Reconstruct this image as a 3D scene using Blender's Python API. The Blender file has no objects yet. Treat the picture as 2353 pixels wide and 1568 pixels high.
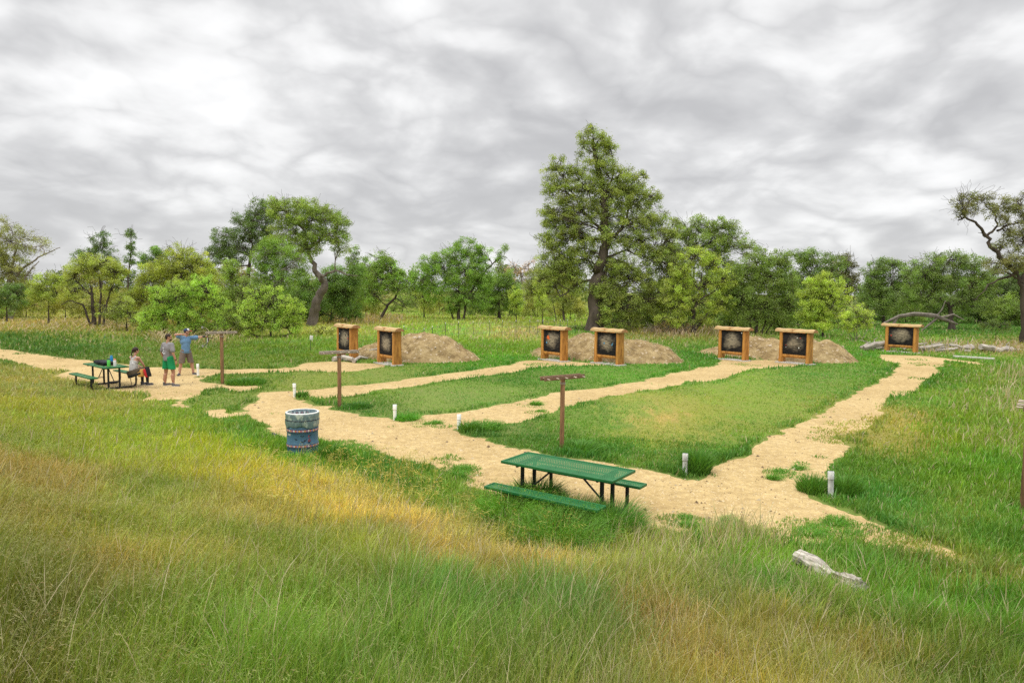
import bpy, bmesh, math, random
import numpy as np
from mathutils import Vector, Matrix, Euler
random.seed(7); rng = np.random.default_rng(11)
PI = math.pi
sc = bpy.context.scene
COL = sc.collection
# ------------------------------------------------------------------ camera, world, sun, exposure
CAM_H = 3.391; PITCH = 0.074; ROLL = 0.011; FP = 1589.0      # focal length in units of a 2352 wide frame
cam_d = bpy.data.cameras.new('camera'); cam = bpy.data.objects.new('camera', cam_d); COL.objects.link(cam)
cam_d.sensor_width = 36; cam_d.lens = FP / 2352 * 36; cam_d.clip_start = .05; cam_d.clip_end = 3000
cam.matrix_world = Matrix.Translation((0, 0, CAM_H)) @ Matrix.Rotation(PI / 2 - PITCH, 4, 'X') @ Matrix.Rotation(ROLL, 4, 'Z')
sc.camera = cam
SUN_EL = math.radians(58); SUN_AZ = math.radians(215)          # compass style: 0 = +Y, clockwise
w = bpy.data.worlds.new('World'); sc.world = w; w.use_nodes = True
nt = w.node_tree; nt.nodes.clear()
def N(t, tp, **k):
    n = t.nodes.new(tp)
    for a, v in k.items(): setattr(n, a, v)
    return n
def mth(t, op, a, b=None, c=None, clamp=False):
    n = t.nodes.new('ShaderNodeMath'); n.operation = op; n.use_clamp = clamp
    for i, v in enumerate((a, b, c)):
        if v is None: continue
        if isinstance(v, (int, float)): n.inputs[i].default_value = v
        else: t.links.new(v, n.inputs[i])
    return n.outputs[0]
def ramp(t, fac, stops):
    n = t.nodes.new('ShaderNodeValToRGB'); cr = n.color_ramp
    while len(cr.elements) < len(stops): cr.elements.new(.5)
    for e, (p, c) in zip(cr.elements, stops):
        e.position = p; e.color = (*c, 1) if len(c) == 3 else c
    t.links.new(fac, n.inputs[0]); return n.outputs[0]
def noise(t, vec, scale, detail=4, rough=.5, dist=0.0, lac=2.0):
    n = t.nodes.new('ShaderNodeTexNoise'); n.inputs['Scale'].default_value = scale; n.inputs['Detail'].default_value = detail
    n.inputs['Roughness'].default_value = rough; n.inputs['Distortion'].default_value = dist; n.inputs['Lacunarity'].default_value = lac
    if vec is not None: t.links.new(vec, n.inputs['Vector'])
    return n.outputs['Fac']
def mapping(t, vec, scale=(1, 1, 1), loc=(0, 0, 0), rot=(0, 0, 0)):
    n = t.nodes.new('ShaderNodeMapping'); n.inputs['Scale'].default_value = scale; n.inputs['Location'].default_value = loc; n.inputs['Rotation'].default_value = rot
    t.links.new(vec, n.inputs['Vector']); return n.outputs[0]
def mixc(t, fac, a, b, mode='MIX'):
    n = t.nodes.new('ShaderNodeMix'); n.data_type = 'RGBA'; n.blend_type = mode
    for s, v in ((n.inputs[0], fac), (n.inputs[6], a), (n.inputs[7], b)):
        if isinstance(v, (int, float)): s.default_value = v
        elif isinstance(v, tuple): s.default_value = (*v, 1) if len(v) == 3 else v
        else: t.links.new(v, s)
    return n.outputs[2]
sky = N(nt, 'ShaderNodeTexSky', sky_type='NISHITA', sun_disc=False, sun_elevation=SUN_EL, sun_rotation=SUN_AZ)
geo = N(nt, 'ShaderNodeTexCoord'); sep = N(nt, 'ShaderNodeSeparateXYZ'); nt.links.new(geo.outputs['Generated'], sep.inputs[0])
zz = mth(nt, 'MAXIMUM', sep.outputs[2], 0.0)
den = mth(nt, 'ADD', zz, 0.30)
cmb = N(nt, 'ShaderNodeCombineXYZ')
nt.links.new(mth(nt, 'DIVIDE', sep.outputs[0], den), cmb.inputs[0]); nt.links.new(mth(nt, 'DIVIDE', sep.outputs[1], den), cmb.inputs[1])
pl = cmb.outputs[0]
n1 = noise(nt, mapping(nt, pl, (1.0, .9, 1), (3.1, 1.7, 0), (0, 0, .25)), 1.25, 4, .47, .3)
n2 = noise(nt, mapping(nt, pl, (1.0, .8, 1), (-7.2, 4.4, 2), (0, 0, -.2)), 4.2, 6, .48, .4)
n3 = noise(nt, mapping(nt, pl, (.45, .45, 1), (11.2, 2.4, 5)), 1.0, 2, .5)
bil = mth(nt, 'ABSOLUTE', mth(nt, 'SUBTRACT', noise(nt, mapping(nt, pl, (1.0, 1.0, 1), (2.2, 9.4, 4)), 3.0, 5, .46, .25), .5))      # rounded cloud undersides
cl = mth(nt, 'ADD', mth(nt, 'ADD', mth(nt, 'MULTIPLY', n1, .44), mth(nt, 'MULTIPLY', n2, .30)), mth(nt, 'ADD', mth(nt, 'MULTIPLY', n3, .18), mth(nt, 'MULTIPLY', mth(nt, 'SUBTRACT', .12, bil), .62)))
ccol = ramp(nt, cl, [(.355, (1.02, 1.02, 1.02)), (.415, (.90, .90, .90)), (.475, (.71, .71, .715)), (.55, (.565, .565, .575)), (.68, (.46, .46, .47))])
hz = mth(nt, 'POWER', mth(nt, 'SUBTRACT', 1.0, zz), 10.0)
ccol = mixc(nt, mth(nt, 'MULTIPLY', hz, .45), ccol, (.80, .81, .81))
lift = mth(nt, 'ADD', 1.0, mth(nt, 'MULTIPLY', mth(nt, 'MAXIMUM', mth(nt, 'SUBTRACT', zz, .38), 0.0), 4.6))   # overcast zenith brighter than the horizon, boosted above the view to add scene light
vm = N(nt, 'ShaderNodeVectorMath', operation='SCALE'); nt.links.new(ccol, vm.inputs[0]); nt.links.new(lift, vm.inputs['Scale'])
b1 = N(nt, 'ShaderNodeBackground'); b1.inputs[1].default_value = .08; nt.links.new(sky.outputs[0], b1.inputs[0])
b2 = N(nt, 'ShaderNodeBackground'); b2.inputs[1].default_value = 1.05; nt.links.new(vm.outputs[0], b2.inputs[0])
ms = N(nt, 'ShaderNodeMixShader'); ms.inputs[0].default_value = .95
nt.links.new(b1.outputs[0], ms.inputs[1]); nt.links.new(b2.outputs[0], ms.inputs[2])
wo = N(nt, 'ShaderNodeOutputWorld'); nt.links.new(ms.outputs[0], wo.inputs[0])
sun_d = bpy.data.lights.new('sun', 'SUN'); sun_d.energy = 1.5; sun_d.angle = math.radians(14); sun_d.color = (1, .96, .89)
sun = bpy.data.objects.new('sun', sun_d); COL.objects.link(sun)
sdir = Vector((math.sin(SUN_AZ) * math.cos(SUN_EL), math.cos(SUN_AZ) * math.cos(SUN_EL), math.sin(SUN_EL)))
sun.rotation_euler = sdir.to_track_quat('Z', 'Y').to_euler(); sun.location = (0, 0, 40)
sc.view_settings.view_transform = 'Standard'; sc.view_settings.look = 'None'; sc.view_settings.exposure = 0; sc.view_settings.gamma = 1
sc.render.engine = 'CYCLES'
sc.cycles.max_bounces = 5; sc.cycles.diffuse_bounces = 3; sc.cycles.glossy_bounces = 2; sc.cycles.transmission_bounces = 3; sc.cycles.transparent_max_bounces = 8
sc.cycles.use_denoising = False; sc.cycles.sample_clamp_indirect = 4
# ------------------------------------------------------------------ helpers
def tag(o, label=None, cat=None, group=None, kind=None):
    if label: o['label'] = label
    if cat: o['category'] = cat
    if group: o['group'] = group
    if kind: o['kind'] = kind
    return o
def empty(name, loc=(0, 0, 0), rz=0.0):
    o = bpy.data.objects.new(name, None); COL.objects.link(o); o.location = loc; o.rotation_euler = (0, 0, rz); o.empty_display_size = .2
    return o
def link(name, me, mat=None, parent=None):
    o = bpy.data.objects.new(name, me); COL.objects.link(o)
    if mat: me.materials.append(mat)
    if parent: o.parent = parent
    return o
def npmesh(name, V, T, C=None, smooth=False):
    V = np.ascontiguousarray(V, dtype=np.float32); T = np.ascontiguousarray(T, dtype=np.int32)
    me = bpy.data.meshes.new(name); k = T.shape[1]
    me.vertices.add(len(V)); me.vertices.foreach_set('co', V.ravel())
    me.loops.add(T.size); me.loops.foreach_set('vertex_index', T.ravel())
    me.polygons.add(len(T)); me.polygons.foreach_set('loop_start', np.arange(0, T.size, k, dtype=np.int32))
    me.update(calc_edges=True)
    if C is not None:
        a = me.color_attributes.new('Col', 'FLOAT_COLOR', 'POINT')
        a.data.foreach_set('color', np.concatenate([C, np.ones((len(C), 1))], 1).astype(np.float32).ravel())
    me.polygons.foreach_set('use_smooth', np.full(len(T), smooth, dtype=bool))
    return me
def s2l(c):
    c = np.asarray(c, float) / 255.0
    return np.where(c <= .04045, c / 12.92, ((c + .055) / 1.055) ** 2.4)
def proj_ray(x, y):
    u = (x - 1176) / FP; v = -(y - 784) / FP
    cr, sr = math.cos(ROLL), math.sin(ROLL); xx = u * cr - v * sr; up = u * sr + v * cr
    c, s = math.cos(PITCH), math.sin(PITCH)
    return np.array([xx, c + up * s, -s + up * c])
def at(x, y, Y):                      # world point seen at (x, y) that stands Y metres ahead
    d = proj_ray(x, y); return np.array([0, 0, CAM_H]) + d * (Y / d[1])
def _h(ix, iy, seed):
    n = (ix.astype(np.int64) * 374761393 + iy.astype(np.int64) * 668265263 + seed * 1274126177) & 0xffffffff
    n = ((n ^ (n >> 13)) * 1274126177) & 0xffffffff
    return ((n ^ (n >> 16)) & 0xffff) / 65535.0
def vn(x, y, seed=0):
    x = np.asarray(x, float); y = np.asarray(y, float)
    ix, iy = np.floor(x), np.floor(y); fx, fy = x - ix, y - iy; fx = fx * fx * (3 - 2 * fx); fy = fy * fy * (3 - 2 * fy)
    a, b, c, d = _h(ix, iy, seed), _h(ix + 1, iy, seed), _h(ix, iy + 1, seed), _h(ix + 1, iy + 1, seed)
    return (a + (b - a) * fx) * (1 - fy) + (c + (d - c) * fx) * fy
def fbm(x, y, s=1.0, o=4, seed=0):
    r = 0; a = .5; t = 0
    for i in range(o):
        r = r + a * vn(np.asarray(x) * s * 2 ** i, np.asarray(y) * s * 2 ** i, seed + i * 17); t += a; a *= .55
    return r / t
# terrain: a grassy bank under the photographer that falls to a flat range
TOE = [(-40, 800), (0, 842), (160, 885), (330, 925), (450, 955), (600, 1000), (690, 1058), (850, 1100), (1000, 1160), (1130, 1215), (1440, 1262), (1600, 1262), (1800, 1285), (2000, 1370), (2380, 1480)]
_tp = []
for x, y in TOE:
    d = proj_ray(x, y); q = d * (-CAM_H / d[2]); _tp.append((math.atan2(q[0], q[1]), math.hypot(q[0], q[1])))
_tp.sort(); TA = np.array([-PI, -1.3] + [a for a, r in _tp] + [1.0, PI]); TR = np.array([45, 45] + [r for a, r in _tp] + [6.2, 45])
def hz_(x, y):
    x = np.asarray(x, float); y = np.asarray(y, float); r = np.hypot(x, y); a = np.arctan2(x, y)
    T = np.interp(a, TA, TR); s = np.clip(r / T, 0, 1)
    h = 1.80 * (1 - s) ** 1.55
    u = (fbm(x, y, .22, 3, 5) - .5) * .16 * np.clip(r / 8, .3, 1) + (fbm(x, y, .02, 2, 9) - .5) * np.clip((r - 55) / 60, 0, 1) * 1.6
    return h + u * np.clip((1 - s) * 4 + np.clip((r - 45) / 30, 0, 1) + .12, 0, 1)
def zt(x, y): return float(hz_(x, y))
def GV(x, y):                         # the same for arrays
    x = np.asarray(x, float); y = np.asarray(y, float); d = proj_ray(x, y); z = np.zeros(x.shape)
    for i in range(30): t = (z - CAM_H) / d[2]; z = .5 * z + .5 * hz_(d[0] * t, d[1] * t)
    return np.stack([d[0] * t, d[1] * t, z], 1)
def G(x, y):                          # point of the ground seen at (x, y)
    d = proj_ray(x, y); z = 0.0
    for i in range(30):
        t = (z - CAM_H) / d[2]; q = d * t; z = .5 * z + .5 * zt(q[0], q[1])
    return np.array([q[0], q[1], zt(q[0], q[1])])
# ------------------------------------------------------------------ materials
MATS = {}
def principled(name):
    m = bpy.data.materials.new(name); m.use_nodes = True; t = m.node_tree; b = t.nodes['Principled BSDF']; MATS[name] = m
    return m, t, b
def mat(name, c, rough=.7, var=.25, scale=6, metallic=0, bump=0.0, bscale=None, stretch=(1, 1, 1), spec=.3, c2=None, rot=0.0):
    m, t, b = principled(name); tc = N(t, 'ShaderNodeTexCoord'); v = mapping(t, mapping(t, tc.outputs['Object'], rot=(0, 0, rot)), stretch)
    f = noise(t, v, scale, 6, .6)
    c = tuple(c); lo = tuple(x * (1 - var) for x in c); hi = tuple(min(1, x * (1 + var)) for x in c) if c2 is None else tuple(c2)
    t.links.new(ramp(t, f, [(.3, lo), (.7, hi)]), b.inputs['Base Color'])
    b.inputs['Roughness'].default_value = rough; b.inputs['Metallic'].default_value = metallic; b.inputs['Specular IOR Level'].default_value = spec
    if bump:
        bn = N(t, 'ShaderNodeBump'); bn.inputs['Strength'].default_value = bump; bn.inputs['Distance'].default_value = .02
        t.links.new(noise(t, v, bscale or scale * 3, 5, .6), bn.inputs['Height']); t.links.new(bn.outputs[0], b.inputs['Normal'])
    return m
def leafmat(name, trans=.35, rough=.6, gl=.04):
    m = bpy.data.materials.new(name); m.use_nodes = True; t = m.node_tree; t.nodes.clear()
    a = N(t, 'ShaderNodeAttribute', attribute_name='Col')
    d = N(t, 'ShaderNodeBsdfDiffuse'); tr = N(t, 'ShaderNodeBsdfTranslucent'); g = N(t, 'ShaderNodeBsdfGlossy'); g.inputs['Roughness'].default_value = rough
    g.inputs['Color'].default_value = (.9, .95, .9, 1)
    t.links.new(a.outputs['Color'], d.inputs[0]); t.links.new(mixc(t, 1.0, a.outputs['Color'], (1.15, 1.2, .6), 'MULTIPLY'), tr.inputs[0])
    m1 = N(t, 'ShaderNodeMixShader'); m1.inputs[0].default_value = trans; t.links.new(d.outputs[0], m1.inputs[1]); t.links.new(tr.outputs[0], m1.inputs[2])
    m2 = N(t, 'ShaderNodeMixShader'); m2.inputs[0].default_value = gl; t.links.new(m1.outputs[0], m2.inputs[1]); t.links.new(g.outputs[0], m2.inputs[2])
    o = N(t, 'ShaderNodeOutputMaterial'); t.links.new(m2.outputs[0], o.inputs[0]); return m
M_grass = leafmat('grass_blades', .30, .55, .03); M_leaf = leafmat('leaves', .38, .5, .05)
M_bark = mat('bark', (.085, .067, .050), .9, .45, 3, bump=.8, bscale=9, stretch=(1, 1, .25))
M_barkm = mat('mid_brown_bark', (.15, .122, .098), .9, .4, 3, bump=.8, bscale=9, stretch=(1, 1, .25))
M_barkd = mat('dark_bark', (.075, .058, .045), .9, .45, 3, bump=.6, bscale=9, stretch=(1, 1, .3))
M_barkg = mat('grey_bark', (.24, .21, .18), .9, .35, 3, bump=.6, bscale=9, stretch=(1, 1, .3))
M_drift = mat('weathered_wood', (.36, .32, .27), .85, .5, 5, bump=.7, bscale=14, stretch=(.35, 1, 1))
M_driftp = mat('pale_driftwood', (.40, .36, .30), .8, .4, 5, bump=.6, bscale=14, stretch=(.35, 1, 1))
M_bark2 = mat('grey_fallen_wood', (.17, .145, .12), .9, .45, 4, bump=.7, bscale=12)
M_log = mat('bleached_log', (.10, .075, .05), .85, .6, 20, bump=1.0, bscale=26, stretch=(.16, 1, 1), rot=.95, c2=(.74, .68, .58))
M_honey = mat('honey_log', (.36, .13, .022), .5, .35, 3.2, bump=.4, bscale=8, stretch=(3, 3, .5), spec=.4, c2=(.66, .32, .07))
M_roofw = mat('pale_log', (.46, .28, .10), .6, .3, 3, bump=.35, bscale=7, stretch=(.5, 3, 3), c2=(.66, .48, .23))
M_carve = mat('carved_wood', (.42, .19, .05), .6, .25, 5, stretch=(.5, 3, 3))
M_letter = mat('burnt_lettering', (.10, .045, .02), .8, .2, 8)
M_endg = mat('log_end_grain', (.36, .19, .08), .7, .3, 8)
M_conc = mat('concrete', (.42, .40, .35), .9, .2, 8, bump=.3)
M_post = mat('weathered_post', (.235, .13, .065), .85, .45, 4, bump=.5, bscale=10, stretch=(5, 5, .6))
M_rail = mat('grey_rail_wood', (.30, .25, .20), .85, .4, 5, bump=.5, bscale=12, stretch=(.6, 5, 5))
M_railb = mat('brown_rail_wood', (.19, .115, .07), .85, .4, 5, bump=.5, bscale=12, stretch=(.6, 5, 5))
M_dowel = mat('dowel_wood', (.55, .46, .36), .7, .2, 8)
M_green = mat('green_coated_steel', (.015, .13, .036), .45, .18, 5, spec=.35)
M_blk = mat('black_steel', (.014, .015, .018), .45, .3, 9, spec=.4)
M_pvc = mat('white_plastic_pipe', (.88, .88, .84), .45, .08, 5)
M_pvcold = mat('scuffed_white_paint', (.50, .51, .48), .7, .5, 9, c2=(.90, .90, .87), stretch=(1, 1, .5))
M_tpost = mat('green_fence_post', (.06, .085, .05), .7, .3, 5)
M_wire = mat('fence_wire', (.22, .21, .2), .5, .2, 5, metallic=.6)
M_signw = mat('white_sign', (.78, .76, .74), .6, .05, 5)
def holes_mat():                       # expanded steel: a coated sheet with real round openings
    m, t, b = principled('perforated_green_steel'); tc = N(t, 'ShaderNodeTexCoord'); s = N(t, 'ShaderNodeSeparateXYZ'); t.links.new(tc.outputs['Object'], s.inputs[0])
    P = .030
    row = mth(t, 'FLOOR', mth(t, 'DIVIDE', s.outputs[1], P * .866))
    off = mth(t, 'MULTIPLY', mth(t, 'MODULO', row, 2.0), .5)
    u = mth(t, 'SUBTRACT', mth(t, 'FRACT', mth(t, 'ADD', mth(t, 'DIVIDE', s.outputs[0], P), off)), .5)
    v = mth(t, 'MULTIPLY', mth(t, 'SUBTRACT', mth(t, 'FRACT', mth(t, 'DIVIDE', s.outputs[1], P * .866)), .5), .866)
    r = mth(t, 'SQRT', mth(t, 'ADD', mth(t, 'MULTIPLY', u, u), mth(t, 'MULTIPLY', v, v)))
    hole = mth(t, 'LESS_THAN', r, .16)
    f = noise(t, tc.outputs['Object'], 4, 4, .6)
    t.links.new(ramp(t, f, [(.3, (.012, .105, .028)), (.7, (.020, .150, .042))]), b.inputs['Base Color']); b.inputs['Roughness'].default_value = .55; b.inputs['Specular IOR Level'].default_value = .25
    tr = N(t, 'ShaderNodeBsdfTransparent'); mx = N(t, 'ShaderNodeMixShader'); t.links.new(hole, mx.inputs[0]); t.links.new(b.outputs[0], mx.inputs[1]); t.links.new(tr.outputs[0], mx.inputs[2])
    t.links.new(mx.outputs[0], t.nodes['Material Output'].inputs[0]); return m
M_perf = holes_mat()
# ------------------------------------------------------------------ path outline
P_MAIN = [(599,901),(588,906),(596,913),(575,914),(592,919),(587,926),(565,937),(560,943),(538,948),(526,952),(516,947),(513,940),(487,941),(470,942),(474,947),(487,957),(502,964),(514,960),(526,956),(572,954),(584,960),(582,967),(602,977),(626,997),(648,1008),(690,1032),(727,1014),(762,1023),(803,1036),(861,1038),(890,1048),(908,1058),(978,1070),(993,1078),(1030,1094),(1060,1108),(1095,1124),(1130,1150),(1200,1165),(1300,1185),(1440,1192),(1446,1218),(1530,1230),(1620,1224),(1680,1212),(1760,1228),(1800,1247),(1900,1252),(1960,1243),(2000,1252),(2060,1266),(2130,1280),(2200,1296),(2260,1300),(2200,1266),(2120,1238),(2040,1217),(1990,1197),(1920,1168),(1880,1150),(1850,1130),(1862,1112),(1900,1090),(1930,1066),(1945,1045),(1860,1000),(1778,1000),(1739,1022),(1720,1046),(1631,1073),(1615,1096),(1577,1102),(1547,1093),(1516,1084),(1455,1073),(1393,1059),(1332,1050),(1270,1045),(1233,1035),(1178,1028),(1132,1016),(1116,1007),(1086,1005),(1045,1001),(1060,985),(1110,984),(1147,976),(1100,940),(949,960),(905,966),(890,960),(832,954),(788,942),(759,939),(768,933),(730,932),(700,922),(668,916),(690,910),(673,897)]
P_L3 = [(2021,814),(2110,816),(2156,821),(2261,833),(2257,839),(2172,829),(2164,840),(2152,860),(2118,883),(2087,906),(2037,914),(2025,938),(2013,966),(1982,992),(1925,1004),(1948,1018),(1959,1042),(1930,1066),(1850,1130),(1700,1080),(1631,1073),(1720,1046),(1739,1022),(1778,999),(1836,972),(1882,949),(1940,918),(2017,876),(2056,849),(2064,835),(2021,826)]
P_L2 = [(1655,826),(1648,838),(1608,844),(1547,856),(1455,878),(1362,890),(1276,902),(1178,924),(1116,936),(1086,944),(949,960),(905,966),(960,1000),(1045,1000),(1060,985),(1110,984),(1147,976),(1193,967),(1255,949),(1325,927),(1409,909),(1488,896),(1541,890),(1578,875),(1633,878),(1670,865),(1732,847),(1809,842),(1862,838),(1860,830),(1760,826)]
P_L1 = [(599,901),(673,897),(741,893),(868,879),(1000,862),(1086,850),(1140,842),(1178,838),(1187,830),(1233,827),(1301,828),(1362,834),(1400,838),(1353,840),(1270,841),(1224,847),(1147,859),(1086,867),(1037,872),(949,887),(876,895),(803,910),(744,914),(698,911),(668,916),(600,925)]
P_L0 = [(336,843),(420,844),(507,849),(645,846),(689,841),(701,833),(759,830),(861,835),(890,841),(832,849),(794,856),(744,853),(701,852),(628,855),(569,857),(505,859),(482,867),(464,872),(470,877),(546,886),(580,885),(606,891),(572,898),(546,901),(528,899),(507,891),(480,896),(452,909),(432,917),(440,930),(437,937),(400,936),(381,930),(398,919),(327,920),(340,910),(308,905),(252,894),(215,879),(164,872),(138,873),(121,864),(155,851),(103,850),(62,838),(0,824),(-60,812),(-60,792),(0,800),(60,808),(120,818),(200,827),(260,833)]
def toworld(P): return np.array([G(x, y)[:2] for x, y in P])
PW = [toworld(P) for P in (P_MAIN, P_L3, P_L2, P_L1, P_L0)]
def sdf_poly(px, py, P):
    d = np.full(px.shape, 1e9); ins = np.zeros(px.shape, bool)
    A = P; B = np.roll(P, -1, 0)
    for (ax, ay), (bx, by) in zip(A, B):
        ex, ey = bx - ax, by - ay; wx, wy = px - ax, py - ay
        t = np.clip((wx * ex + wy * ey) / (ex * ex + ey * ey + 1e-12), 0, 1)
        d = np.minimum(d, (wx - ex * t) ** 2 + (wy - ey * t) ** 2)
        c = ((ay > py) != (by > py)) & (px < (bx - ax) * (py - ay) / ((by - ay) if by != ay else 1e-12) + ax); ins ^= c
    d = np.sqrt(d); return np.where(ins, -d, d)
GX0, GY0, GS = -30.0, 6.0, .10; GNX, GNY = 570, 340
gx, gy = np.meshgrid(GX0 + np.arange(GNX) * GS, GY0 + np.arange(GNY) * GS)
SD = np.min([sdf_poly(gx, gy, P) for P in PW], 0)
SD = SD + (fbm(gx, gy, 1.3, 4, 3) - .5) * .55 + (fbm(gx, gy, 5, 2, 4) - .5) * .16
# the thin, weedy right end of the path and its ragged right margin
def pathd(x, y):
    ix = np.clip((np.asarray(x) - GX0) / GS, 0, GNX - 1.01); iy = np.clip((np.asarray(y) - GY0) / GS, 0, GNY - 1.01)
    i0 = ix.astype(int); j0 = iy.astype(int); fx = ix - i0; fy = iy - j0
    v = (SD[j0, i0] * (1 - fx) + SD[j0, i0 + 1] * fx) * (1 - fy) + (SD[j0 + 1, i0] * (1 - fx) + SD[j0 + 1, i0 + 1] * fx) * fy
    out = (np.asarray(x) < GX0) | (np.asarray(x) > GX0 + GNX * GS) | (np.asarray(y) < GY0) | (np.asarray(y) > GY0 + GNY * GS)
    return np.where(out, 3.0, v)
zg = hz_(gx, gy) + np.clip(-SD * .10, -.025, .012) - .004 + (fbm(gx, gy, 1.5, 3, 8) - .5) * .02 * (SD < 0)
idx = np.arange(GNX * GNY).reshape(GNY, GNX)
keep = (np.minimum(np.minimum(SD[:-1, :-1], SD[1:, :-1]), np.minimum(SD[:-1, 1:], SD[1:, 1:])) < .08)
Q = np.stack([idx[:-1, :-1][keep], idx[:-1, 1:][keep], idx[1:, 1:][keep], idx[1:, :-1][keep]], 1)
used = np.unique(Q); rem = np.full(GNX * GNY, -1); rem[used] = np.arange(len(used))
PV = np.stack([gx.ravel(), gy.ravel(), zg.ravel()], 1)[used]
m, t, b = principled('tan_gravel'); tc = N(t, 'ShaderNodeTexCoord'); ob = tc.outputs['Object']
f1 = noise(t, ob, .35, 4, .6); f2 = noise(t, ob, 5, 6, .75); vo = N(t, 'ShaderNodeTexVoronoi'); vo.inputs['Scale'].default_value = 48; t.links.new(ob, vo.inputs['Vector'])
c1 = ramp(t, f1, [(.3, (.42, .305, .14)), (.55, (.52, .39, .19)), (.75, (.57, .44, .23))])
c1 = mixc(t, ramp(t, f2, [(.42, (0, 0, 0)), (.62, (1, 1, 1))]), mixc(t, 1.0, c1, (.80, .77, .72), 'MULTIPLY'), mixc(t, 1.0, c1, (1.08, 1.07, 1.03), 'MULTIPLY'))
sp = N(t, 'ShaderNodeSeparateColor'); t.links.new(vo.outputs['Color'], sp.inputs[0])
c1 = mixc(t, ramp(t, sp.outputs[0], [(.90, (0, 0, 0)), (.92, (.45, .45, .45))]), c1, (.30, .19, .095))
c1 = mixc(t, ramp(t, sp.outputs[1], [(.94, (0, 0, 0)), (.96, (.5, .5, .5))]), c1, (.78, .66, .46))
t.links.new(c1, b.inputs['Base Color']); b.inputs['Roughness'].default_value = .95; b.inputs['Specular IOR Level'].default_value = .1
bn = N(t, 'ShaderNodeBump'); bn.inputs['Strength'].default_value = .55; bn.inputs['Distance'].default_value = .02
t.links.new(mth(t, 'ADD', f2, mth(t, 'MULTIPLY', vo.outputs['Distance'], .6)), bn.inputs['Height']); t.links.new(bn.outputs[0], b.inputs['Normal'])
M_gravel = m
tag(link('path', npmesh('path', PV, rem[Q], smooth=True), M_gravel), kind='structure')
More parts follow.
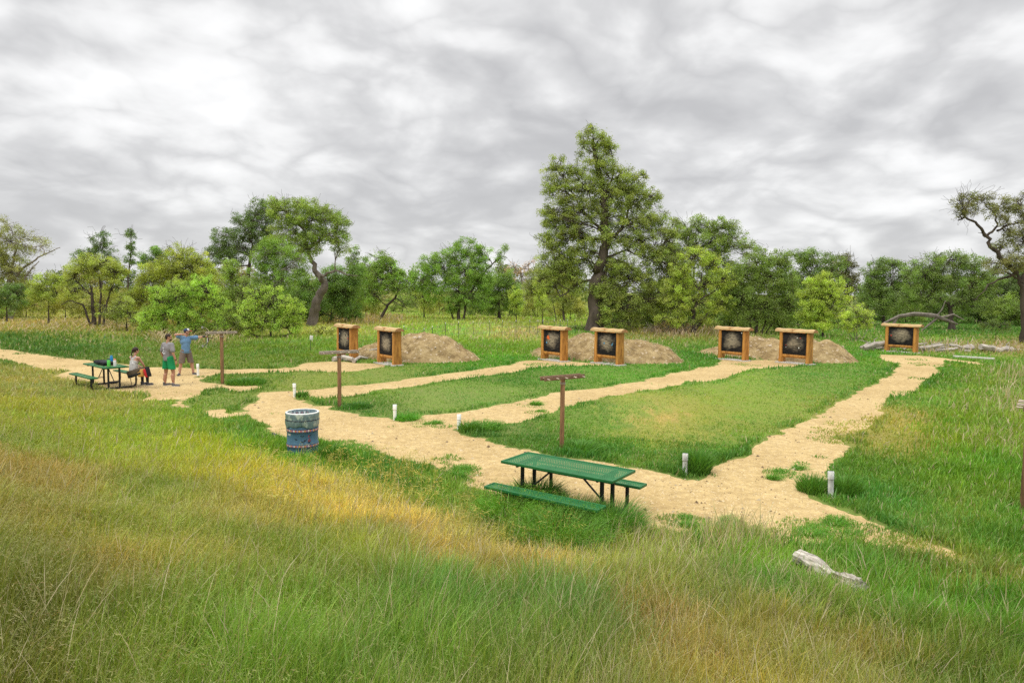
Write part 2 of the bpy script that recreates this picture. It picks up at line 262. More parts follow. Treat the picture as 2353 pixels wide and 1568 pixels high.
# ------------------------------------------------------------------ colour and height of the grass over the ground
# (x, y, r, g, b, height, seed heads 0..1, straw 0..1)
CP = [(60,1500,98,104,42,.34,.5,.1),(300,1460,110,132,50,.34,.4,.1),(60,1330,118,128,62,.30,.7,.1),(100,1240,146,146,82,.28,.9,.1),(60,1120,148,138,88,.28,1,.1),(300,1150,136,146,70,.28,.9,.1),
(500,1190,158,156,92,.26,.9,.1),(300,1270,124,144,60,.28,.9,.1),(250,1370,154,146,90,.28,1,.1),(470,1330,140,148,76,.28,.9,.1),(450,1440,112,138,56,.34,.4,.1),(620,1300,112,136,62,.32,.5,.1),(650,1480,110,142,55,.36,.3,.1),(780,1390,118,140,66,.34,.3,.15),
(900,1510,98,134,58,.40,.2,.1),(1050,1450,96,136,66,.46,.1,.1),(1300,1450,96,138,70,.50,.05,.15),(1200,1350,134,134,78,.34,.4,.2),(1400,1530,96,124,62,.42,.1,.2),(960,1290,150,142,84,.30,.6,.3),(1000,1240,202,186,120,.30,.6,.6),(800,1200,206,190,112,.30,.7,.5),(880,1310,120,138,72,.32,.5,.2),
(700,1130,194,178,90,.32,.3,.5),(560,1100,168,170,66,.30,.4,.3),(1250,1300,204,188,128,.30,.6,.7),(1130,1260,192,184,112,.30,.5,.6),(500,1030,154,170,48,.28,.2,.1),(380,1080,146,160,60,.28,.5,.1),(300,1000,124,152,62,.25,.2,.1),(100,950,142,152,62,.25,.3,.1),(60,880,144,148,92,.2,.5,.1),(220,930,138,146,84,.18,.5,.1),(200,1040,140,160,52,.27,.3,.1),(400,960,118,150,60,.16,.1,0),(100,1040,132,146,66,.27,.6,.1),
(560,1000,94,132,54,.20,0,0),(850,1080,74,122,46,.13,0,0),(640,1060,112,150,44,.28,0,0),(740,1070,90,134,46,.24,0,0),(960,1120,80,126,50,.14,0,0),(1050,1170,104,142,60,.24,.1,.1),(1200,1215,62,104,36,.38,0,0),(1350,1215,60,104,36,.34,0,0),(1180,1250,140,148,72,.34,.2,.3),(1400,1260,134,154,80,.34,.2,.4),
(1500,1300,136,156,84,.34,.2,.5),(1700,1250,112,150,62,.38,.1,.5),(1560,1245,80,122,50,.18,0,.2),(1800,1350,106,148,60,.38,.1,.3),(1600,1400,124,140,76,.34,.3,.3),(1500,1490,160,138,88,.32,.6,.3),(1700,1480,134,134,72,.34,.5,.3),(1900,1440,116,146,66,.36,.2,.3),(1950,1520,138,136,74,.34,.4,.3),(2100,1420,82,132,42,.40,0,.1),(2300,1430,72,120,36,.42,0,.1),(2200,1540,94,118,48,.38,.2,.1),
(2050,1330,98,134,54,.22,.1,.1),(2150,1330,122,134,70,.08,.1,.1),(2300,1320,124,136,72,.08,.1,.1),(1860,1290,102,138,60,.12,.1,.1),(2250,1200,112,140,64,.14,0,.1),(2330,1240,80,126,44,.22,0,0),(2060,1200,92,132,58,.10,0,0),(2120,1110,92,130,46,.14,0,0),(2250,1080,94,136,34,.24,0,0),(2200,980,92,132,30,.22,0,0),(2320,940,116,146,62,.30,.2,.4),(2330,1010,116,142,56,.32,.2,.4),(2320,860,112,138,66,.28,.3,.3),
(2090,960,150,148,88,.07,0,.1),(2060,1010,138,142,78,.06,0,.1),(2000,1080,86,126,50,.14,0,0),(1940,1110,80,128,52,.16,0,0),(2150,870,82,122,42,.12,0,0),(2230,850,84,126,38,.14,0,0),(2130,920,100,138,56,.09,0,0),
(1512,957,180,164,112,.04,0,.3),(1500,1000,136,153,75,.05,0,0),(1600,960,134,153,73,.05,0,0),(1480,950,126,157,75,.05,0,0),(1750,920,121,153,69,.05,0,0),(1850,880,96,138,62,.07,0,0),(1700,1020,96,136,54,.07,0,0),(1400,1030,80,126,52,.09,0,0),(1250,1010,76,120,52,.10,0,0),(1350,960,92,136,56,.07,0,0),(1600,1075,78,122,50,.09,0,0),(1170,1000,92,128,66,.07,0,0),(1700,870,117,155,69,.05,0,0),(1950,850,88,136,56,.08,0,0),(1880,850,90,136,58,.08,0,0),
(1000,920,109,144,77,.05,0,0),(850,945,84,126,58,.08,0,0),(1150,900,102,144,69,.05,0,0),(1300,885,84,130,56,.07,0,0),(1400,860,86,142,54,.07,0,0),(1200,870,74,124,46,.08,0,0),(1500,855,82,138,52,.08,0,0),(1590,830,76,128,48,.14,0,0),
(700,875,117,142,69,.05,0,0),(560,870,84,120,50,.10,0,0),(900,860,109,142,69,.05,0,0),(1050,845,80,130,48,.09,0,0),(1150,825,82,140,48,.12,0,0),(530,925,104,136,70,.07,0,0),(470,920,96,132,62,.07,0,0),
(600,820,92,124,52,.14,0,0),(500,830,98,124,56,.08,0,0),(640,800,96,126,54,.22,0,0),(300,820,92,120,58,.12,0,0),(150,800,76,112,52,.25,0,0),(50,780,74,110,50,.30,0,0),(300,790,94,128,64,.20,0,0),(250,765,116,134,66,.22,.1,.2),(400,785,106,124,62,.22,.1,.3),(50,745,156,150,92,.28,.2,.5),(170,752,134,140,76,.28,.2,.3),(270,742,140,136,84,.30,.1,.4),(380,760,140,138,76,.3,.1,.5),(100,715,136,146,74,.18,.1,.2),(20,700,150,146,92,.2,.1,.3),
(700,790,108,142,60,.28,.1,0),(740,760,150,164,92,.30,.3,.2),(1100,790,112,148,58,.28,0,.1),(1180,800,106,142,56,.26,0,.1),(1020,760,128,166,78,.34,.2,.2),(1100,765,146,172,100,.36,.3,.2),(1190,768,170,160,128,.34,.1,.8),(1250,775,140,160,86,.3,.1,.3),(1200,740,142,160,84,.34,.1,.3),(1000,735,138,160,84,.3,.1,.2),(860,728,150,150,84,.30,.1,.5),(800,735,150,140,80,.4,.1,.6),(920,722,120,150,68,.2,0,.2),(1300,735,132,162,78,.3,0,.2),(1100,715,120,146,66,.2,0,.2),
(1330,765,96,140,60,.25,0,0),(1620,820,76,126,48,.2,0,0),(1560,790,100,134,62,.25,0,.2),(1600,768,120,126,70,.3,0,.4),(1500,770,134,132,82,.3,0,.5),(1980,805,86,136,50,.2,0,0),(1930,810,90,140,50,.2,0,.1),(1950,760,92,130,58,.25,0,.1),(2150,765,74,118,46,.22,0,0),(2300,755,70,112,46,.25,0,0),(2200,783,112,150,66,.22,0,.1),(2050,735,76,116,50,.2,0,0),(2250,800,130,132,80,.2,0,.4),(2150,800,112,134,66,.2,0,.3),(2330,795,132,132,80,.2,0,.4),(2250,822,96,140,52,.14,0,0)]
cpx = []
for c in CP:
    q = G(c[0], c[1]); cpx.append((math.atan2(q[0], q[1]) * FP, math.log(math.hypot(q[0], q[1])) * 420))
cpx = np.array(cpx); cpv = np.concatenate([s2l(np.array([c[2:5] for c in CP])), np.array([c[5:8] for c in CP])], 1)
def field(x, y):
    out = np.zeros((len(x), 6))
    jx = (fbm(x, y, .55, 4, 21) - .5) * 1.1; jy = (fbm(x, y, .55, 4, 31) - .5) * 1.6; rd_ = np.hypot(x, y) * .020 + .05; jx = jx + rng.normal(0, 1, len(x)) * rd_; jy = jy + rng.normal(0, 1, len(x)) * rd_ * 1.3
    for i in range(0, len(x), 60000):
        xs = x[i:i + 60000] * (1 + 0 * jx[i:i + 60000]) + jx[i:i + 60000]; ys = y[i:i + 60000] + jy[i:i + 60000]
        a = np.arctan2(xs, np.maximum(ys, .5)) * FP; l = np.log(np.hypot(xs, ys) + 1e-6) * 420
        d2 = (a[:, None] - cpx[None, :, 0]) ** 2 + ((l[:, None] - cpx[None, :, 1]) * 1.6) ** 2
        wt = 1.0 / (d2 + 500) ** 2.2
        out[i:i + 60000] = wt @ cpv / wt.sum(1, keepdims=True)
    return out
KG = np.array([1.40, 1.27, .86])                                # from the colour seen under this sky to the colour of the blade itself
# ------------------------------------------------------------------ ground sheet
NA, NR = 720, 300
rr = np.concatenate([[.01], .4 * (1500 / .4) ** (np.linspace(0, 1, NR - 1))]); aa = np.linspace(-PI, PI, NA, endpoint=False)
A, R = np.meshgrid(aa, rr); X = (R * np.sin(A)).ravel(); Yv = (R * np.cos(A)).ravel(); Z = hz_(X, Yv)
fc = field(X, Yv)[:, :3]; fc[Yv < 0] = fc[np.argmin((X - 2) ** 2 + (Yv - 6) ** 2)]
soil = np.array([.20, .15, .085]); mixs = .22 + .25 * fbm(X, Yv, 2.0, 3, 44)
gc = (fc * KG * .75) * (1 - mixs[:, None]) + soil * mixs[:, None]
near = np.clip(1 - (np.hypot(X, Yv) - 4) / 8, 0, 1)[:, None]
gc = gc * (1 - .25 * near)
ii = np.arange(NA * NR).reshape(NR, NA); i2 = np.roll(ii, -1, 1)
GQ = np.stack([ii[:-1].ravel(), i2[:-1].ravel(), i2[1:].ravel(), ii[1:].ravel()], 1)[:, ::-1]
m, t, b = principled('soil_and_thatch'); a = N(t, 'ShaderNodeAttribute', attribute_name='Col'); tc = N(t, 'ShaderNodeTexCoord')
f = noise(t, tc.outputs['Object'], 9, 6, .75)
t.links.new(mixc(t, 1.0, a.outputs['Color'], ramp(t, f, [(.3, (.65, .65, .62)), (.7, (1.25, 1.22, 1.15))]), 'MULTIPLY'), b.inputs['Base Color'])
b.inputs['Roughness'].default_value = 1; b.inputs['Specular IOR Level'].default_value = .05
bn = N(t, 'ShaderNodeBump'); bn.inputs['Strength'].default_value = .6; bn.inputs['Distance'].default_value = .03; t.links.new(f, bn.inputs['Height']); t.links.new(bn.outputs[0], b.inputs['Normal'])
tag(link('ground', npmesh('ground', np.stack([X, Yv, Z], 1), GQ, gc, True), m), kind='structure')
# ------------------------------------------------------------------ grass
WIND = np.array([.85, .25])
def blades(P, H, Wd, C, lean, seg=3, dirn=None):
    n = len(P); yaw = rng.uniform(0, 2 * PI, n) if dirn is None else dirn
    ld = np.stack([np.cos(yaw), np.sin(yaw)], 1) * lean[:, None] + WIND * (.25 * lean.mean())
    fw = rng.uniform(0, 2 * PI, n); wv = np.stack([np.cos(fw), np.sin(fw), np.zeros(n)], 1) * Wd[:, None] * .5
    V = []; fr = np.linspace(0, 1, seg + 1)
    for i, f in enumerate(fr):
        c = np.stack([P[:, 0] + ld[:, 0] * H * f ** 1.8, P[:, 1] + ld[:, 1] * H * f ** 1.8, P[:, 2] - .02 + H * (f - .32 * lean * f ** 2.2)], 1)
        if i < seg: k = (1 - f * .55); V += [c - wv * k, c + wv * k]
        else: V += [c]
    V = np.stack(V, 1); k = V.shape[1]; base = (np.arange(n) * k)[:, None]
    tr = []
    for i in range(seg - 1): a = 2 * i; tr += [(a, a + 1, a + 3), (a, a + 3, a + 2)]
    a = 2 * (seg - 1); tr += [(a, a + 1, a + 2)]
    T = (base[:, :, None] + np.array(tr)[None]).reshape(-1, 3)
    return V.reshape(-1, 3), T, np.repeat(C, k, 0), V[:, -1]
def seedheads(tips, base, S, C, nb=5):                     # loose nodding panicles at the ends of stems
    n = len(tips); V = []; ax = rng.normal(0, .5, (n, 3)); ax[:, 2] = -abs(ax[:, 2]) * .3; ax[:, :2] += WIND * .6
    ax /= np.linalg.norm(ax, axis=1, keepdims=True) + 1e-6
    for j in range(nb):
        o = tips + ax * (S * (j / nb))[:, None] + rng.normal(0, 1, (n, 3)) * (S * .22)[:, None]; d = ax + rng.normal(0, .6, (n, 3)); d[:, 2] -= .2
        sd = rng.normal(0, 1, (n, 3)); sd /= np.linalg.norm(sd, axis=1, keepdims=True)
        L = (S * .42)[:, None]; V += [o, o + d * L * .5 + sd * L * .16, o + d * L]
    V = np.stack(V, 1); k = V.shape[1]; T = ((np.arange(n) * k)[:, None, None] + np.arange(k).reshape(-1, 3)[None]).reshape(-1, 3)
    return V.reshape(-1, 3), T, np.repeat(C, k, 0)
def pack(name, parts, label, cat='grass'):
    Vs, Ts, Cs = [], [], []; o = 0
    for V, T, C in parts: Vs.append(V); Ts.append(T + o); Cs.append(C); o += len(V)
    ob_ = link(name, npmesh(name, np.concatenate(Vs), np.concatenate(Ts), np.clip(np.concatenate(Cs), 0, 1)), M_grass)
    return tag(ob_, label, cat, kind='stuff')
AZ = math.radians(41)
def scatter(n, r0, r1, pw=2.0):                         # density falls with distance
    u = rng.uniform(0, 1, n); r = r0 * (r1 / r0) ** u if pw == 2 else (r0 ** (2 - pw) + u * (r1 ** (2 - pw) - r0 ** (2 - pw))) ** (1 / (2 - pw))
    a = rng.uniform(-AZ, AZ, n); return r * np.sin(a), r * np.cos(a), r
def jitterc(C, n, s=.16, h=.10):
    k = rng.normal(1, s, (n, 1)).clip(.45, 1.7); c = C * k; c[:, 0] *= rng.normal(1, h, n).clip(.6, 1.5); c[:, 2] *= rng.normal(1, h, n).clip(.5, 1.6); return c
PATCH = [(*G(a, b)[:2], c * 1.3) for a, b, c in [(2000, 985, .9), (1950, 1000, .8), (1915, 1008, .5), (2050, 965, .7), (2075, 940, .7), (2105, 905, .6), (2125, 870, .5), (2128, 838, .7), (2105, 826, .5), (1890, 1212, .5), (1930, 1225, .6), (1970, 1232, .6), (2040, 1245, .6), (2110, 1262, .6), (2170, 1284, .5), (2220, 1290, .5), (1830, 1243, .4), (1060, 1085, .5), (1020, 1055, .35), (980, 975, .4), (1010, 978, .35), (1215, 932, .4), (1240, 948, .35), (1710, 838, .6), (1090, 862, .3), (1240, 838, .6), (1800, 1090, .3), (790, 1020, .35), (470, 866, .3), (40, 800, .5), (100, 806, .5), (150, 822, .4), (60, 812, .5), (300, 905, .5), (1630, 1225, .5), (1560, 1200, .3)]]
def zone(n, r0, r1, seg, wpx, wmin, nm, label, pw=2.0, filt=None):
    x, y, r = scatter(n, r0, r1, pw); d = pathd(x, y)
    edge = fbm(x, y, 3, 3, 61); k = d > (edge - .5) * .25 + .02
    k |= (d > -.9) & (fbm(x, y, 1.4, 3, 71) > .70 + np.clip(-d, 0, 1) * .12) & (rng.uniform(0, 1, n) < .5)      # weeds creeping onto the gravel
    pm_ = np.zeros(len(x))
    for qx, qy, qr in PATCH: pm_ = np.maximum(pm_, 1 - ((x - qx) ** 2 + (y - qy) ** 2) / qr ** 2)
    k |= (pm_ > 0) & (fbm(x, y, 2.6, 3, 73) > .60 - .32 * pm_)
    if filt is not None: k &= filt(x, y)
    x, y, r, d = x[k], y[k], r[k], d[k]; n = len(x)
    F = field(x, y); C = F[:, :3] * KG; H = F[:, 3]; sh = F[:, 4]; st = F[:, 5]
    cl_ = .6 * fbm(x, y, 1.6, 3, 81) + .4 * vn(x * 5, y * 5, 83); H = H * (.55 + .9 * cl_) * rng.uniform(.55, 1.25, n)
    H = np.where((d < .35) & (F[:, 3] > .15), H * (.45 + .55 * np.clip(d / .35, 0, 1)), H); H = np.where(d < 0, np.minimum(H, .06 + .04 * rng.uniform(0, 1, n)), H)
    C = C * (.74 + .54 * fbm(x, y, 1.3, 4, 91))[:, None]
    sp_ = fbm(x, y, .7, 4, 95)[:, None]; C = C * np.where(sp_ > .5, 1 + (sp_ - .5) * np.array([.7, .45, -.1]), 1 + (.5 - sp_) * np.array([-.6, .1, .5]))      # patches of different species
    eg = np.exp(-((d - .16) / .20) ** 2) * (F[:, 3] < .13) * (fbm(x, y, .8, 3, 77) > .42); H = H * (1 + 1.1 * eg); C = C * (1 - eg[:, None] * np.array([.34, .20, .26]))   # ranker, darker growth along the gravel
    C = jitterc(C, n)
    # a share of dry blades
    dry = rng.uniform(0, 1, n) < (st * .40 + .03) * np.clip(F[:, 3] * 6, .3, 1); tan = np.array([.62, .52, .31]) * rng.uniform(.7, 1.15, (n, 1))
    C = np.where(dry[:, None], tan * .8, C); H = np.where(dry, H * rng.uniform(.7, 1.35, n), H)
    Wd = np.maximum(wmin * rng.uniform(.6, 1.4, n), r / 692.0 * wpx * rng.uniform(.6, 1.4, n)); P = np.stack([x, y, hz_(x, y)], 1)
    V, T, CC, tips = blades(P, H, Wd, C, rng.uniform(.08, .50, n) + .35 * (rng.uniform(0, 1, n) < .15), seg)
    parts = [(V, T, CC)]
    H = H * np.clip(1.12 - .38 * sh, .6, 1.1); hs = (rng.uniform(0, 1, n) < sh * .55) & (H > .10) & ~dry
    if hs.sum():
        m_ = hs.sum(); hc = C[hs] * .50 + np.array([.36, .31, .15]) * rng.uniform(.6, 1.3, (m_, 1)) * .6
        red = rng.uniform(0, 1, m_) < .10; hc[red] *= np.array([1.05, .74, .75])
        parts.append(seedheads(tips[hs], None, np.maximum(.042, r[hs] / 692 * 3.4) * rng.uniform(.7, 1.3, m_), hc))
    pack(nm, parts, label); return
zone(175000, 2.0, 8.0, 4, .85, .0027, 'foreground_grass', 'knee-high mixed green and seeding grass on the near bank', 1.0)
zone(210000, 7.2, 16.0, 3, .95, .004, 'bank_grass', 'grass over the foot of the bank and around the gravel plaza', 1.5)
zone(230000, 14.5, 45.0, 2, 1.0, .006, 'range_grass', 'mown grass strips between the gravel lanes of the range')
zone(90000, 40.0, 130.0, 2, 1.2, .02, 'meadow_grass', 'tall pale meadow grass beyond the targets up to the trees')
# ------------------------------------------------------------------ mesh building helpers for objects
class MB:
    def __init__(s): s.v = []; s.f = []; s.sm = []
    def add(s, V, F, smooth=False):
        o = len(s.v); s.v += [tuple(map(float, p)) for p in V]; s.f += [tuple(i + o for i in f) for f in F]; s.sm += [smooth] * len(F); return s
    def box(s, c, size, rot=None, bev=0.0):
        bm = bmesh.new(); bmesh.ops.create_cube(bm, size=1.0)
        bmesh.ops.scale(bm, vec=size, verts=bm.verts)
        if bev: bmesh.ops.bevel(bm, geom=list(bm.edges), offset=bev, segments=2, affect='EDGES', profile=.5)
        M = Matrix.Translation(c) @ (rot.to_4x4() if rot is not None else Matrix.Identity(4))
        bmesh.ops.transform(bm, matrix=M, verts=bm.verts); bm.verts.index_update()
        s.add([v.co for v in bm.verts], [[v.index for v in f.verts] for f in bm.faces]); bm.free(); return s
    def bar(s, a, b, wx, wz, bev=0.003):
        a, b = Vector(a), Vector(b); d = b - a; q = d.to_track_quat('Y', 'Z').to_matrix()
        return s.box((a + b) / 2, (wx, d.length, wz), q, bev)
    def tube(s, pts, rad, n=8, caps=True, wob=0.0, rnd=None, groove=0.0):
        gv = [1 + (rnd.uniform(-groove, groove) if rnd else 0) for _ in range(n)]
        pts = [Vector(p) for p in pts]; k = len(pts)
        if not hasattr(rad, '__len__'): rad = [rad] * k
        V = []; up = None
        for i, p in enumerate(pts):
            d = (pts[min(i + 1, k - 1)] - pts[max(i - 1, 0)]).normalized()
            if up is None: up = Vector((0, 0, 1)) if abs(d.z) < .9 else Vector((1, 0, 0))
            x = up.cross(d).normalized(); y = d.cross(x).normalized(); up = y
            for j in range(n):
                a = 2 * PI * j / n; r = rad[i] * gv[j] * (1 + (rnd.uniform(-wob, wob) if rnd else 0)); V.append(p + (x * math.cos(a) + y * math.sin(a)) * r)
        F = [(i * n + j, i * n + (j + 1) % n, (i + 1) * n + (j + 1) % n, (i + 1) * n + j) for i in range(k - 1) for j in range(n)]
        s.add(V, F, True)
        if caps:
            o = len(s.v) - len(V); s.f += [tuple(o + j for j in range(n))[::-1], tuple(o + (k - 1) * n + j for j in range(n))]; s.sm += [False, False]
        return s
    def lathe(s, prof, n=32, c=(0, 0, 0)):
        V = [(c[0] + r * math.cos(2 * PI * j / n), c[1] + r * math.sin(2 * PI * j / n), c[2] + z) for r, z in prof for j in range(n)]
        F = [(i * n + j, i * n + (j + 1) % n, (i + 1) * n + (j + 1) % n, (i + 1) * n + j) for i in range(len(prof) - 1) for j in range(n)]
        return s.add(V, F, True)
    def build(s, name, mt, parent=None):
        me = bpy.data.meshes.new(name); me.from_pydata(s.v, [], s.f); me.update()
        me.polygons.foreach_set('use_smooth', s.sm); me.set_sharp_from_angle(angle=math.radians(38)); return link(name, me, mt, parent)
def copy_tree(o, parent=None):
    c = o.copy(); COL.objects.link(c)
    if parent: c.parent = parent
    for ch in [x for x in o.children]: copy_tree(ch, c)
    return c
# ------------------------------------------------------------------ target stands
U = math.radians(51)                    # shooting direction, clockwise from straight ahead
def arc_log(L, wid, h, n=14, m_=24, seed=0, cut=.0):
    V = []; F = []; r = random.Random(seed)
    for i in range(m_ + 1):
        x = -L / 2 + L * i / m_; wv = 1 + .05 * math.sin(i * .9 + seed) + r.uniform(-.015, .015); tilt = cut * (1 if i == m_ else (-1 if i == 0 else 0))
        for j in range(n + 1):
            a = PI * j / n; V.append((x, -math.cos(a) * wid / 2 * wv, math.sin(a) ** .8 * h * wv + (0 if j not in (0, n) else 0)))
    k = n + 1
    for i in range(m_):
        for j in range(n): F.append((i * k + j, i * k + j + 1, (i + 1) * k + j + 1, (i + 1) * k + j))
        F.append((i * k + n, i * k, (i + 1) * k, (i + 1) * k + n))
    return V, F, k, m_
def foam_mat():
    m, t, b = principled('layered_black_foam'); tc = N(t, 'ShaderNodeTexCoord'); ob = tc.outputs['Object']; oi = N(t, 'ShaderNodeObjectInfo')
    s = N(t, 'ShaderNodeSeparateXYZ'); t.links.new(ob, s.inputs[0])
    va = N(t, 'ShaderNodeVectorMath', operation='ADD'); t.links.new(ob, va.inputs[0]); cx = N(t, 'ShaderNodeCombineXYZ'); t.links.new(mth(t, 'MULTIPLY', oi.outputs['Random'], 37.0), cx.inputs[0]); t.links.new(cx.outputs[0], va.inputs[1])
    x = mth(t, 'DIVIDE', s.outputs[0], .56); z = mth(t, 'DIVIDE', mth(t, 'SUBTRACT', s.outputs[2], .98), .50)
    r = mth(t, 'SQRT', mth(t, 'ADD', mth(t, 'MULTIPLY', x, x), mth(t, 'MULTIPLY', z, z)))
    wn = noise(t, mapping(t, va.outputs[0], (1, 1, 3.0)), 9, 5, .7); wn2 = noise(t, mapping(t, va.outputs[0], (.12, 1, 1)), 34, 4, .7); wn3 = noise(t, va.outputs[0], 2.2, 3, .6)
    f = mth(t, 'MULTIPLY', mth(t, 'ADD', mth(t, 'SUBTRACT', 1.0, r), mth(t, 'MULTIPLY', mth(t, 'SUBTRACT', wn3, .5), 1.3)), mth(t, 'ADD', mth(t, 'MULTIPLY', ramp(t, wn, [(.35, (0, 0, 0)), (.7, (1, 1, 1))]), .9), mth(t, 'MULTIPLY', ramp(t, wn2, [(.35, (0, 0, 0)), (.65, (1, 1, 1))]), .9)))
    fac = ramp(t, f, [(.08, (0, 0, 0)), (.38, (.40, .40, .40)), (.72, (.95, .95, .95))])
    lay = ramp(t, wn2, [(.42, (.012, .011, .012)), (.62, (.035, .032, .03)), (.8, (.10, .09, .075))])
    t.links.new(mixc(t, fac, lay, (.36, .30, .21)), b.inputs['Base Color']); b.inputs['Roughness'].default_value = .95; b.inputs['Specular IOR Level'].default_value = .15
    bn = N(t, 'ShaderNodeBump'); bn.inputs['Strength'].default_value = .8; bn.inputs['Distance'].default_value = .02; t.links.new(wn2, bn.inputs['Height']); t.links.new(bn.outputs[0], b.inputs['Normal'])
    return m
M_foam = foam_mat()
def text_mesh(body, size, mt, parent, loc, rot, name='lettering', depth=.004, sx=1.0):
    cu = bpy.data.curves.new(name, 'FONT'); cu.body = body; cu.size = size; cu.extrude = depth; cu.align_x = 'CENTER'; cu.align_y = 'CENTER'
    tmp = bpy.data.objects.new('tmp', cu); COL.objects.link(tmp); me = bpy.data.meshes.new_from_object(tmp.evaluated_get(bpy.context.evaluated_depsgraph_get())); bpy.data.objects.remove(tmp); bpy.data.curves.remove(cu)
    me.transform(Matrix.Diagonal((sx, 1, 1, 1))); o = link(name, me, mt, parent); o.location = loc; o.rotation_euler = rot; return o
HW = .79
def make_target(seed):
    # local: +x right along the face, -y towards the shooter, z up
    root = empty('archery_target')
    for sx in (-1, 1):
        r = random.Random(seed * 3 + sx); V = []; F = []; nz, n = 12, 20
        for i in range(nz + 1):
            z = .04 + 1.50 * i / nz; fl = 1 + .10 * (1 - i / nz) ** 2 + .02 * math.sin(i * 1.3 + seed)
            for j in range(n):
                a = 2 * PI * j / n; ca, sa = math.cos(a), math.sin(a); e = .55
                x = math.copysign(abs(ca) ** e, ca) * .095 * fl; y = math.copysign(abs(sa) ** e, sa) * .205 * fl * (1 + r.uniform(-.012, .012))
                V.append((sx * (HW - .10) + x, y + .02, z))
        F = [(i * n + j, i * n + (j + 1) % n, (i + 1) * n + (j + 1) % n, (i + 1) * n + j) for i in range(nz) for j in range(n)] + [tuple(range(n))[::-1], tuple(nz * n + j for j in range(n))]
        MB().add(V, F, True).build('post', M_honey, root)
    V, F, k, m_ = arc_log(1.95, .46, .155, seed=seed); mb = MB(); mb.add([(x, y + .0, z + 1.52) for x, y, z in V], F, True); rf = mb.build('roof_log', M_roofw, root)
    for i in (0, m_):
        x = V[i * k][0]; o = .003 if i else -.003; e = MB()
        c = [(x + o, p[1] * .97, p[2] * .97 + 1.523) for p in V[i * k:(i + 1) * k]]; e.add(c, [tuple(range(k)) if i == 0 else tuple(range(k))[::-1]]); e.build('end_grain', M_endg, rf)
    # carved name panel cut into the front of the roof log
    b = MB(); pv = []; nn = 16
    for i in range(nn + 1):
        x = -.58 + 1.16 * i / nn; up = .15 * (1 - abs(2 * i / nn - 1) ** 6) ** .5; pv += [(x, -.236, 1.50), (x, -.236 + up * .45, 1.50 + up)]
    b.add(pv, [(2 * i, 2 * i + 2, 2 * i + 3, 2 * i + 1) for i in range(nn)]); b.add([(-.58, -.236, 1.5), (.58, -.236, 1.5), (.58, -.15, 1.49), (-.58, -.15, 1.49)], [(0, 1, 2, 3)])
    nb = b.build('name_panel', M_carve, rf)
    text_mesh('EDGEWATER', .115, M_letter, rf, (0, -.208, 1.570), (math.radians(66), 0, 0), sx=1.25)
    fb = MB(); fb.box((0, .02, .965), (2 * (HW - .19), .32, 1.03), bev=.012); foam = fb.build('foam_block', M_foam, root)
    rl = MB(); rl.tube([(-HW + .18, -.03, .37), (0, -.03, .375), (HW - .18, -.03, .37)], .105, 14); rl.build('lower_rail', M_honey, root)
    MB().box((0, -.02, .0), (1.78, .60, .11), bev=.02).build('concrete_base', M_conc, root)
    return root
T0 = make_target(1)
scrap_cols = {'orange': (.80, .17, .04), 'white': (.75, .75, .72), 'blue': (.10, .28, .45), 'red': (.55, .06, .04), 'black': (.006, .006, .006)}
SM = {k: mat('paper_scrap_' + k, v, .7, .1, 9) for k, v in scrap_cols.items()}
TG = [(-7.938, 33.163, 'archery target with dark punched hole, leftmost of the seven, driftwood at its foot', [('white', -.5, 1.2, .03), ('red', .40, 1.02, .04), ('black', .14, 1.16, .06), ('white', -.58, .78, .02)]),
      (-5.529, 30.947, 'archery target with small white paper in its top right corner, at the left dirt mound', [('white', .58, 1.38, .04)]),
      (2.041, 33.459, 'archery target with an orange splotch on its black foam, left end of the middle mound', [('orange', -.28, 1.12, .11), ('blue', -.38, .86, .05), ('orange', -.20, 1.05, .04)]),
      (4.499, 32.102, 'archery target with faint blue scraps, right of the middle mound crest below the tall cottonwood', [('blue', -.16, .98, .05), ('blue', .34, .93, .05), ('blue', .38, 1.0, .03)]),
      (11.137, 34.717, 'archery target with one white chip at top right, left end of the right dirt mound', [('white', .55, 1.40, .035)]),
      (13.668, 33.228, 'archery target with red and white scraps, in front of the right dirt mound', [('red', .30, 1.25, .03), ('white', .14, 1.25, .025), ('white', .24, .78, .035), ('red', -.42, .88, .02), ('white', -.42, .78, .02)]),
      (22.888, 40.579, 'lone archery target at the far right beside the driftwood pile, red scrap on foam', [('red', -.46, .97, .05)])]
stands = [T0] + [copy_tree(T0) for _ in TG[1:]]
for i, (x, y, lb, scr) in enumerate(TG):
    o = stands[i]
    if i == 6: o.scale = (1.12, 1, 1.0)
    fbk = [c for c in o.children if c.name.startswith('foam_block')][0]
    for cn, sx_, sz_, r_ in scr:
        rd = random.Random(i * 9 + int(sx_ * 100)); nn = 9; sc_ = MB(); pts = [(sx_ + math.cos(a) * r_ * rd.uniform(.6, 1.15), -.146, sz_ + math.sin(a) * r_ * rd.uniform(.6, 1.15)) for a in [2 * PI * q / nn for q in range(nn)]]
        back = [(p[0], -.138, p[2]) for p in pts]; sc_.add(pts + back, [tuple(range(nn)), tuple(range(nn, 2 * nn))[::-1]] + [(q, nn + q, nn + (q + 1) % nn, (q + 1) % nn) for q in range(nn)])
        sc_.build('arrow_hole' if cn == 'black' else 'paper_scrap', SM[cn], fbk)
    o.location = (x, y, zt(x, y) + .0); o.rotation_euler = (0, 0, -U); tag(o, lb, 'archery target', 'log-framed archery targets on the range')
